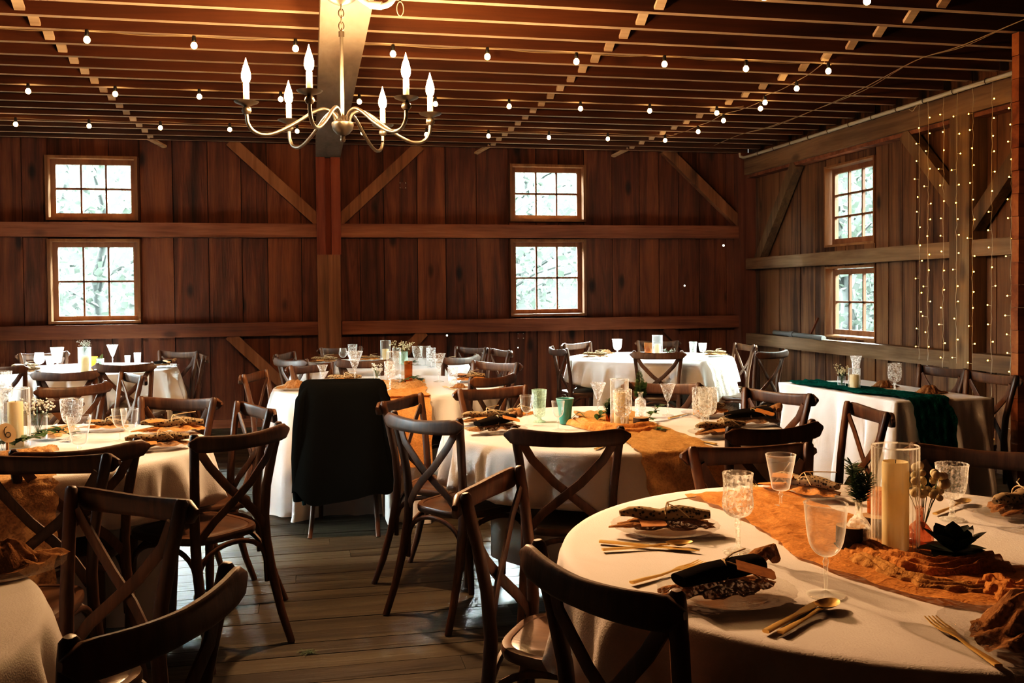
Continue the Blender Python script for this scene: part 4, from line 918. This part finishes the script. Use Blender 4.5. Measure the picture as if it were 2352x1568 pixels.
def make_fork():
    root = empty('fork'); h = MB()
    h.sweep([(-.10,0,.004),(-.07,0,.004),(-.02,0,.003),(.01,0,.005),(.03,0,.006)], [(.013,.005),(.012,.005),(.007,.004),(.006,.003),(.016,.0025)], (0,0,1), 0, 8, .6).build('handle', 'gold', root, 50)
    t = MB().sweep([(.028,0,.006),(.04,0,.0055),(.052,0,.005)], [(.016,.0025),(.024,.0025),(.024,.0025)], (0,0,1), 0, 8, .5)
    for k in range(4):
        y = -.0102+.0068*k; t.sweep([(.05,y,.005),(.075,y*.97,.0055),(.098,y*.95,.009)], [(.0042,.0022),(.0038,.002),(.0022,.0014)], (0,0,1), 0, 6, .6)
    t.build('tines', 'gold', root, 50); return root
def make_spoon():
    root = empty('spoon')
    MB().sweep([(-.10,0,.004),(-.06,0,.004),(-.01,0,.004),(.03,0,.007),(.048,0,.006)], [(.013,.005),(.011,.005),(.006,.004),(.006,.0035),(.010,.003)], (0,0,1), 0, 8, .6).build('handle', 'gold', root, 50)
    mb = MB(); vs = []
    for i in range(7):
        t = i/6
        for k in range(28):
            a = 2*PI*k/28; vs.append((.072+.03*t*math.cos(a), .019*t*math.sin(a)*(1-.12*math.cos(a)), .0015+.0085*t*t))
    fs = [(i*28+k, i*28+(k+1) % 28, (i+1)*28+(k+1) % 28, (i+1)*28+k) for i in range(6) for k in range(28)]
    mb.add(vs, fs).build('spoon_bowl', 'gold', root, 180); return root
def make_knife():
    root = empty('knife')
    MB().sweep([(-.11,0,.004),(-.06,0,.004),(.0,0,.004)], [(.013,.006),(.012,.006),(.009,.005)], (0,0,1), 0, 8, .6).build('handle', 'gold', root, 50)
    MB().sweep([(0,0,.004),(.03,.001,.0035),(.08,.001,.0035),(.108,-.004,.0035)], [(.009,.004),(.017,.002),(.016,.0018),(.003,.0012)], (0,0,1), 0, 8, .5).build('blade', 'gold', root, 50); return root
def cutlery(kind, a, b, label):
    """laid with its handle end at a, pointing to b"""
    ang = math.atan2(b[1]-a[1], b[0]-a[0]); x = a[0]+.105*math.cos(ang); y = a[1]+.105*math.sin(ang)
    o = inst(kind, {'fork': make_fork, 'spoon': make_spoon, 'knife': make_knife}[kind], (x, y, .7655), ang, 1.12); tag(o, label, kind, 'gold cutlery on the tables')
cutlery('knife', (0.697,2.222), (0.859,2.117), 'gold knife behind the spoon below the floral napkin on the right foreground table')
cutlery('spoon', (0.673,2.159), (0.858,2.157), 'gold spoon below the floral napkin on the right foreground table')
cutlery('fork', (0.655,1.901), (0.860,2.001), 'gold fork half under the brown gauze left of the dark napkin')
cutlery('knife', (0.802,1.578), (0.969,1.697), 'gold knife lying beside the spoon below the large plain goblet')
cutlery('spoon', (0.816,1.561), (0.990,1.684), 'gold spoon with its bowl towards the large plain goblet')
cutlery('fork', (1.080,1.345), (1.115,1.582), 'gold fork at the lower right near the picture edge')
cutlery('fork', (1.292,2.553), (1.335,2.734), 'gold fork lying on the rust runner near the far rim')
cutlery('spoon', (1.653,2.293), (1.778,2.371), 'gold spoon behind the ribbed goblet')
cutlery('fork', (1.566,3.552), (1.520,3.742), 'gold fork at the near right of the ochre runner on the teal cup table')
cutlery('knife', (1.084,3.572), (1.166,3.683), 'knife at the front rim of the teal cup table')
cutlery('knife', (1.686,4.340), (1.799,4.444), 'gold knife beyond the fern vase on the teal cup table')
cutlery('fork', (0.882,5.984), (0.836,6.202), 'gold fork at the front right of the coat table')
cutlery('fork', (0.671,4.256), (0.732,4.297), 'fork at the left rim of the teal cup table')

# ------------------------------------------------------------------ candles, vases, greenery
def hurricane(g, r, ch, cr, lab, clab, ribs=26, key=None):
    x, y, h = g; root = empty('candle_glass', (x, y, .7645)); tag(root, lab, 'candle glass', 'glass candle cylinders')
    MB().lathe([(r-.004,.004),(r,.006),(r,h*.33),(r,h*.66),(r,h)], ribs*6 if ribs else 40, wob=(lambda a, t: .04*abs(math.cos(ribs*a/2))) if ribs else None).build('cylinder', 'ribglass', root, 70)
    MB().lathe([(0,0),(r,0),(r,.005),(0,.006)], 32).build('base', 'glass', root, 50)
    MB().tube([(r*math.cos(a), r*math.sin(a), h) for a in [2*PI*i/40 for i in range(41)]], .0022, 6).build('rim', 'crystal', root, 60)
    if ch:
        c = empty('pillar_candle', (x, y, .7715)); tag(c, clab, 'candle', 'cream pillar candles')
        MB().lathe([(0,0),(cr,0),(cr,ch*.5),(cr,ch-.004),(cr-.002,ch),(cr-.006,ch-.003),(cr*.4,ch-.008),(0,ch-.008)], 32).build('wax', 'candle', c, 50)
        MB().tube([(0,0,ch-.01),(.001,0,ch+.004)], .0012, 5).build('wick', 'ink', c)
hurricane((1.334,2.000,0.248), .052, .205, .030, 'tall ribbed candle glass on the right foreground table', 'tall cream pillar candle inside the ribbed glass on the right foreground table')
hurricane((1.366,4.149,0.217), .042, .15, .026, 'plain candle glass on the teal cup table', 'cream pillar candle in the plain glass on the teal cup table', 0)
hurricane((0.545,6.544,0.220), .048, .0, .03, 'ribbed glass cylinder on the coat table', '')
hurricane((0.637,8.508,0.201), .045, .12, .03, 'square looking glass cylinder on the table by the back wall post', 'pale candle in the cylinder on the table by the back wall post', 0)
hurricane((3.265,8.742,0.189), .05, .10, .032, 'clear glass cylinder on the bright table under the right back windows', 'white lit candle in the cylinder on the bright table under the right back windows', 0)
hurricane((-1.806,8.293,0.202), .05, .13, .032, 'clear glass cylinder on the bright table under the left back windows', 'glowing white candle in the cylinder on the bright table under the left back windows', 0)
hurricane((-1.183,4.206,0.245), .053, .185, .029, 'tall ribbed candle glass behind the number 6 sign', 'cream pillar candle in the ribbed glass behind the number 6 sign')
hurricane((3.258,5.309,0.129), .036, .085, .028, 'short glass jar holding a candle on the green runner', 'short cream candle in the jar on the green runner', 0)

def vase(prof, g, mat, name, lab, smooth=60, wob=None, seg=32):
    x, y, h = g; o = MB().lathe([(r*h, z*h) for r, z in prof], seg, wob=wob).build(name, mat, None, smooth, (x, y, .7645)); return tag(o, lab, 'vase', 'small vases and votives')
BOT = [(0,0),(.2,0),(.22,.02),(.225,.3),(.215,.5),(.16,.6),(.08,.68),(.065,.75),(.065,.92),(.085,.97),(.09,1.)]
BUD = [(0,0),(.26,0),(.28,.03),(.33,.2),(.32,.38),(.2,.55),(.09,.66),(.08,.8),(.09,.95),(.12,1.)]
CYL = [(0,.03),(.3,.03),(.33,.05),(.34,.5),(.35,1.)]
vase(BOT, (1.251,2.020,0.124), 'cutvase', 'bottle_vase', 'clear bottle vase with an evergreen sprig on the right foreground table')
vase([(0,.03),(.2,.03),(.22,.05),(.225,.5),(.23,1.)], (1.382,2.143,0.117), 'amber', 'votive_glass', 'amber glass behind the ribbed candle glass on the right foreground table')
vase(BUD, (1.412,2.021,0.096), 'rose', 'bud_vase', 'rose tinted bud vase with round cream flowers on the right foreground table', wob=bowl_wob(20,.02,.1,.5), seg=80)
vase([(0,0),(.2,0),(.21,.05),(.21,.62),(.19,.7),(.09,.78),(.08,.88),(.12,.96),(.13,1.)], (1.558,4.410,0.129), 'cutvase', 'bottle_vase', 'cut glass bottle vase with a fern on the teal cup table')
vase(CYL, (1.363,4.303,0.041), 'amber', 'votive_glass', 'small amber votive beside the candle on the teal cup table')
vase([(0,.03),(.17,.03),(.19,.05),(.19,.5),(.2,1.)], (0.653,6.643,0.146), 'amber', 'votive_glass', 'amber vase beside the ribbed cylinder on the coat table')
vase(CYL, (0.450,6.847,0.068), 'glass', 'bud_vase', 'tiny clear vase with white flowers on the coat table')
vase(CYL, (0.775,8.299,0.113), 'greenglass', 'flower_vase', 'glass vase of flowers on the table by the back wall post')
vase(CYL, (3.227,8.895,0.111), 'amber', 'votive_glass', 'amber votive left of the cylinder on the bright table under the right back windows')
vase(CYL, (-1.800,8.567,0.110), 'orangeglass', 'votive_glass', 'glowing orange votive on the bright table under the left back windows')
vase(CYL, (-1.742,8.548,0.095), 'greenglass', 'bud_vase', 'small greenish vase right of the orange votive on the bright left back table')
vase(CYL, (-1.160,4.439,0.109), 'glass', 'bud_vase', 'small glass of white flowers right of the candle on the number 6 table')
vase(CYL, (3.257,5.451,0.071), 'glass', 'bud_vase', 'short glass of white flowers on the green runner of the narrow table')
vase([(0,0),(.16,0),(.17,.02),(.14,.3),(.13,.5),(.15,.75),(.21,1.)], (3.498,5.679,0.178), 'cutvase', 'glass_vase', 'tall empty cut glass vase behind the candle jar on the narrow table')
def cup():
    x, y, h = (1.150,4.300,0.120); o = empty('cup', (x, y, .7645)); tag(o, 'teal ceramic cup with a pale rim behind the small clear goblet', 'cup')
    MB().lathe([(0,.002),(.023,.002),(.026,.006),(.029,.04),(.034,h*.7),(.042,h),(.040,h+.001),(.033,h*.7),(.028,.02),(0,.015)], 32).build('cup_body', 'teal', o, 50)
    MB().tube([(.041*math.cos(a), .041*math.sin(a), h) for a in [2*PI*i/32 for i in range(33)]], .002, 6).build('cup_rim', plain('pale_teal', (.35, .62, .56), .3), o, 60)
cup()
def slice_(g, r, h, lab):
    o = empty('wood_slice', (g[0], g[1], .7645)); tag(o, lab, 'wood block', 'wood blocks of the centrepieces')
    MB().lathe([(0,0),(r,0),(r*1.02,h*.5),(r,h)], 28, wob=lambda a, t: .03*math.sin(3*a+1)+.015*math.sin(7*a)).build('bark', 'bark', o, 60)
    MB().lathe([(0,h),(r,h+.0005)], 28, wob=lambda a, t: .03*math.sin(3*a+1)+.015*math.sin(7*a)).build('cut_top', 'cutwood', o, 60)
slice_((1.235,2.025), .034, .06, 'dark wood block left of the ribbed candle glass on the right foreground table')
slice_((1.359,2.118), .036, .055, 'dark wood block behind the ribbed candle glass on the right foreground table')
slice_((1.488,4.205), .036, .03, 'small wood slice under the cut glass bottle vase')

def sprig(xy, z, h, kind, lab, seed=1, spread=.04, cat='plant', mats=None):
    q = random.Random(seed); root = empty({'fern': 'fern_sprig', 'pine': 'evergreen_sprig', 'baby': 'flower_sprig', 'ball': 'flower_sprig'}[kind], (xy[0], xy[1], z)); tag(root, lab, cat, 'greenery of the centrepieces')
    st = MB(); lf = MB(); fl = MB()
    if kind == 'fern':
        for s_ in range(3):
            dx, dy = q.uniform(-1,1)*spread, q.uniform(-1,1)*spread; hh = h*(1 if s_ == 0 else q.uniform(.55,.8)); pts = [V(dx*t*t, dy*t*t, hh*t) for t in [k/10 for k in range(11)]]; st.tube(pts, .0012, 5)
            for k in range(17):
                t = .25+.72*k/17; p = V(dx*t*t, dy*t*t, hh*t); l = h*.24*(1-t)**.6+.004
                for sg in (-1, 1): lf.leaf(p, V(sg*.9, .25*q.uniform(-1,1), .35), (0,-.8,.5), l, l*.2+.0015, bend=.2)
    elif kind == 'pine':
        for s_ in range(4):
            dx, dy = q.uniform(-1,1)*spread, q.uniform(-1,1)*spread; hh = h*(1 if s_ == 0 else q.uniform(.6,.9)); st.tube([V(dx*t, dy*t, hh*t) for t in (0,.5,1)], .0015, 5)
            for k in range(130):
                t = q.uniform(.25, 1); a = q.uniform(0, 2*PI); lf.leaf(V(dx*t, dy*t, hh*t), V(math.cos(a), math.sin(a), q.uniform(.1,.9)), (0,0,1), h*.23*q.uniform(.7,1.2), h*.05, bend=.1)
    else:
        n = 16 if kind == 'baby' else 14
        for s_ in range(n):
            a = q.uniform(0, 2*PI); rr = spread*math.sqrt(q.random()); hh = h*q.uniform(.6,1); tip = V(rr*math.cos(a), rr*math.sin(a), hh); st.tube([V(0,0,0), tip*.5+V(0,0,.01), tip], .0009, 4)
            if kind == 'baby':
                for _ in range(7): fl.ball(tip+V(q.uniform(-1,1), q.uniform(-1,1), q.uniform(-1,.6))*h*.13, h*q.uniform(.022,.036), 0, 6, 4)
                lf.leaf(tip*.6, V(math.cos(a), math.sin(a), .5), (0,0,1), h*.22, h*.05)
            else:
                for _ in range(3): fl.ball(tip+V(q.uniform(-1,1), q.uniform(-1,1), q.uniform(-1,.6))*h*.1, h*q.uniform(.055,.075), 0, 10, 7)
    if st.v: st.build('stems', 'leaf', root, 60)
    if lf.v: lf.build('leaves', (mats or ('leaf', 'blossom_white'))[0], root, 180)
    if fl.v: fl.build('flower_heads', (mats or ('leaf', 'blossom_white'))[1], root, 180)
    return root
sprig((1.251,2.020), .86, .115, 'pine', 'evergreen sprig standing in the clear bottle vase on the right foreground table', 3, .035)
sprig((1.425,2.026), .80, .15, 'ball', 'round cream button flowers in the rose bud vase', 5, .05, 'flowers', ('leaf', 'blossom'))
sprig((1.558,4.410), .84, .16, 'fern', 'tall green fern frond in the cut glass bottle vase', 7, .04)
sprig((1.363,4.303), .78, .09, 'pine', 'small upright green sprig in the amber votive on the teal cup table', 9, .02)
sprig((0.450,6.847), .78, .10, 'baby', 'small white flowers in the tiny vase on the coat table', 11, .03, 'flowers')
sprig((0.775,8.299), .80, .17, 'baby', 'loose bouquet of cream flowers and leaves on the table by the back wall post', 13, .11, 'flowers', ('leaf', 'blossom'))
sprig((-1.742,8.548), .79, .11, 'fern', 'pale green leaf frond in the small vase on the bright left back table', 15, .03, 'plant', ('leaf_pale', 'blossom'))
sprig((-1.806,8.293), .93, .09, 'baby', 'white blossoms on top of the cylinder on the bright table under the left back windows', 17, .05, 'flowers')
sprig((-1.160,4.439), .79, .15, 'baby', 'cloud of tiny white flowers beside the pillar candle on the number 6 table', 19, .07, 'flowers')
sprig((3.257,5.451), .78, .125, 'baby', 'bunch of small cream flowers on the green runner of the narrow table', 21, .04, 'flowers', ('leaf', 'blossom'))
sprig((3.413,8.827), .768, .05, 'baby', 'low white flowers right of the cylinder on the bright table under the right back windows', 23, .06, 'flowers')
def garland(pts, lab, ln=.045, w=.02, seed=1, n=26, z=.02, mat='leaf', lift=.3):
    q = random.Random(seed); root = empty('leaf_sprig', (pts[0][0], pts[0][1], .766)); tag(root, lab, 'leaves', 'leafy sprigs on the tables'); o = Vector(root.location)
    p = catmull([V(x, y, .766+zz)-o for x, y, zz in pts], 30); MB().tube(p, .0016, 5).build('stem', 'leaf', root, 60); lf = MB()
    for k in range(n):
        c = p[int(k/n*29)]; a = q.uniform(0, 2*PI); lf.leaf(c, V(math.cos(a), math.sin(a), q.uniform(.0, lift*2)), (0,0,1), ln*q.uniform(.7,1.2), w*q.uniform(.8,1.2))
    lf.build('leaves', mat, root, 180)
def q3(xy, z): return (xy[0], xy[1], z)
garland([q3((-1.255,4.137),.03), q3((-1.160,4.112),.04), q3((-1.125,4.190),.04), q3((-1.117,4.353),.04), q3((-1.079,4.442),.04), q3((-0.992,4.331),.02)], 'dark green leaf garland lying around the number 6 sign', .06, .027, 3, 54)
garland([q3((1.513,4.198),.01), q3((1.578,4.289),.04), q3((1.674,4.428),.06)], 'glossy green leaf sprig right of the wood slice on the teal cup table', .04, .022, 5, 22)
garland([q3((1.469,4.020),.005), q3((1.477,3.948),.01), q3((1.500,3.915),.008)], 'lower trailing green leaves at the right of the orange gauze on the teal cup table', .035, .018, 6, 12)
garland([q3((1.311,4.317),.01), q3((1.346,4.339),.04)], 'broad green leaf left of the amber votive on the teal cup table', .05, .026, 8, 5, lift=.8)
garland([q3((1.197,4.381),.01), q3((1.272,4.492),.025), q3((1.284,4.421),.01)], 'thin curling green sprig right of the teal cup', .025, .008, 9, 8)
garland([q3((0.568,6.472),.01), q3((0.673,6.637),.03), q3((0.741,6.515),.01)], 'dark green leaves in front of the amber vase on the coat table', .06, .024, 11, 34)
garland([q3((1.212,2.007),.005), q3((1.244,2.022),.02)], 'dark star shaped leaf at the foot of the wood block', .045, .028, 13, 8, mat='leaf_dark')
garland([q3((0.795,8.188),.01), q3((0.877,8.264),.03)], 'green leaves at the foot of the bouquet by the back wall post', .06, .028, 15, 12)
garland([q3((3.290,8.598),.005), q3((3.378,8.633),.01)], 'pale leaves lying right of the cylinder on the bright table under the right back windows', .05, .02, 17, 10, mat='leaf_pale')
garland([q3((-0.766,3.220),0), q3((-0.760,3.205),.001)], 'x', .01, .01, 1, 1) if 0 else None
def succulent():
    x, y = (1.428,1.916); root = empty('dark_leaf_rosette', (x, y, .766)); tag(root, 'dark green pointed leaf rosette on the gauze right of the candle', 'leaves'); mb = MB()
    for i, (el, n, l) in enumerate(((8,7,.085),(32,6,.085),(62,5,.075))):
        for k in range(n):
            a = 2*PI*k/n+i*.5; e = math.radians(el); mb.leaf((0,0,.012), V(math.cos(a)*math.cos(e), math.sin(a)*math.cos(e), math.sin(e)), (0,0,1) if el < 60 else (math.cos(a),math.sin(a),.2), l, .058, bend=-.1 if el > 30 else .1)
    mb.build('leaves', 'leaf_dark', root, 180); MB().tube([(0,0,0),(0,0,.02)], .006, 6).build('stem', 'leaf_dark', root, 60)
succulent()
# table number
def number():
    x, y = (-1.171,4.051); root = empty('table_number', (x, y, .83)); tag(root, 'oval pale wooden sign reading 6 leaning on the candle glass', 'table number')
    tilt = math.radians(24); az = math.atan2(-y, -x); f = V(math.cos(az), math.sin(az), .25).normalized(); sd = V(-f.y, f.x, 0).normalized(); up = f.cross(sd).normalized()
    if up.z < 0: up = -up
    c, s_ = math.cos(tilt), math.sin(tilt); ax = sd*c+up*-s_*-1; ay = up*c-sd*s_; ax = sd*c+up*s_
    if ax.dot(V(1,0,0)) < 0: ax = -ax; 
    ay = f.cross(ax); ay = ay if ay.z > 0 else -ay
    mb = MB(); n = 40; vs = [ax*.030*math.cos(2*PI*k/n)+ay*.040*math.sin(2*PI*k/n)+V(0,0,.02)+f*d for d in (0, .004) for k in range(n)]
    mb.add(vs, [tuple(range(n-1, -1, -1)), tuple(range(n, 2*n))]+[(k, (k+1) % n, n+(k+1) % n, n+k) for k in range(n)]); mb.build('plaque', 'card', root)
    six = [(.010,.022),(.002,.02),(-.006,.010),(-.0095,-.004),(-.008,-.014),(-.001,-.019),(.006,-.016),(.009,-.008),(.006,-.001),(-.001,.001),(-.007,-.004),(-.0092,-.009)]
    MB().tube(catmull([ax*u+ay*v+V(0,0,.02)+f*.0046 for u, v in six], 50), .0016, 6, up=f).build('numeral', 'ink', root, 60); MB().tube([(0,0,-.064),(0,0,-.012)], .006, 8).lathe([(0,-.0655),(.02,-.0655),(.02,-.06),(0,-.059)], 16).build('stand', 'cutwood', root, 60)
number()
# sprig fallen on the floor
def fallen():
    x, y = (-0.036,3.732); root = empty('fallen_sprig', (x, y, .004)); tag(root, 'small pine sprig dropped on the floorboards in the aisle', 'sprig'); mb = MB(); q = random.Random(2)
    for k in range(40):
        a = q.uniform(0, 2*PI); mb.leaf((q.uniform(-.02,.02), q.uniform(-.015,.015), .002), V(math.cos(a), math.sin(a), q.uniform(0,.4)), (0,0,1), .035, .003)
    mb.build('needles', 'leaf', root); MB().tube([(-.03,0,.003),(.03,.01,.003)], .0015, 5).build('twig', 'bark', root)
fallen()

# ------------------------------------------------------------------ daylight, camera, view
w = bpy.data.worlds.new('sky'); bpy.context.scene.world = w; w.use_nodes = True; nt = w.node_tree; nt.nodes.clear()
o = nt.nodes.new('ShaderNodeOutputWorld'); b = nt.nodes.new('ShaderNodeBackground'); tc = nt.nodes.new('ShaderNodeTexCoord'); sp = nt.nodes.new('ShaderNodeSeparateXYZ'); r = nt.nodes.new('ShaderNodeValToRGB')
nt.links.new(tc.outputs['Generated'], sp.inputs[0]); nt.links.new(sp.outputs['Z'], r.inputs[0]); nt.links.new(r.outputs[0], b.inputs[0]); nt.links.new(b.outputs[0], o.inputs[0])
e = r.color_ramp.elements; e[0].position = 0; e[0].color = (.84, .93, .87, 1); e[1].position = .5; e[1].color = (.95, 1, 1, 1)
b.inputs[1].default_value = .95
def sun(name, direction, energy, angle, col):
    l = bpy.data.lights.new(name, 'SUN'); l.energy = energy; l.angle = math.radians(angle); l.color = col
    s_ = bpy.data.objects.new(name, l); C.objects.link(s_); s_.location = (0, 20, 15); s_.rotation_euler = Vector(direction).to_track_quat('-Z', 'Y').to_euler()
sun('bright_sky_north', (-.05, -1, -.8), 360, 46, (.86, .95, 1))
sun('bright_sky_west', (1, -.1, -.6), 120, 60, (.86, .95, 1))
sun('bright_sky_east', (-1, .05, -.75), 170, 50, (.86, .97, .95))

cam = bpy.data.cameras.new('camera'); co = bpy.data.objects.new('camera', cam); C.objects.link(co)
yaw, pitch, roll = .206665184, -.0260258271, -.00930214745
fw = V(math.sin(yaw)*math.cos(pitch), math.cos(yaw)*math.cos(pitch), math.sin(pitch)); rt = V(math.cos(yaw), -math.sin(yaw), 0); up = rt.cross(fw)
r2 = rt*math.cos(roll)+up*math.sin(roll); u2 = up*math.cos(roll)-rt*math.sin(roll)
mw = Matrix((( r2.x, u2.x, -fw.x, 0), (r2.y, u2.y, -fw.y, 0), (r2.z, u2.z, -fw.z, 1.38), (0, 0, 0, 1)))
co.matrix_world = mw
cam.sensor_width = 36; cam.lens = 36*2196.60228/2352; cam.shift_y = (728.729814-784)/2352; cam.clip_start = .05; cam.clip_end = 200
sc = bpy.context.scene; sc.camera = co
sc.view_settings.view_transform = 'Standard'; sc.view_settings.look = 'None'; sc.view_settings.exposure = 0.25
sc.view_settings.use_curve_mapping = True; cm = sc.view_settings.curve_mapping; cv = cm.curves[3]
for p_ in ((.02, .01), (.1, .08), (.4, .4)): cv.points.new(*p_)
cm.update()
sc.cycles.max_bounces = 6; sc.cycles.diffuse_bounces = 3; sc.cycles.glossy_bounces = 2; sc.cycles.transparent_max_bounces = 14; sc.cycles.transmission_bounces = 2; sc.cycles.use_adaptive_sampling = True; sc.cycles.adaptive_threshold = .15; sc.cycles.adaptive_min_samples = 16
sc.cycles.caustics_reflective = False; sc.cycles.caustics_refractive = False; sc.cycles.sample_clamp_indirect = 4
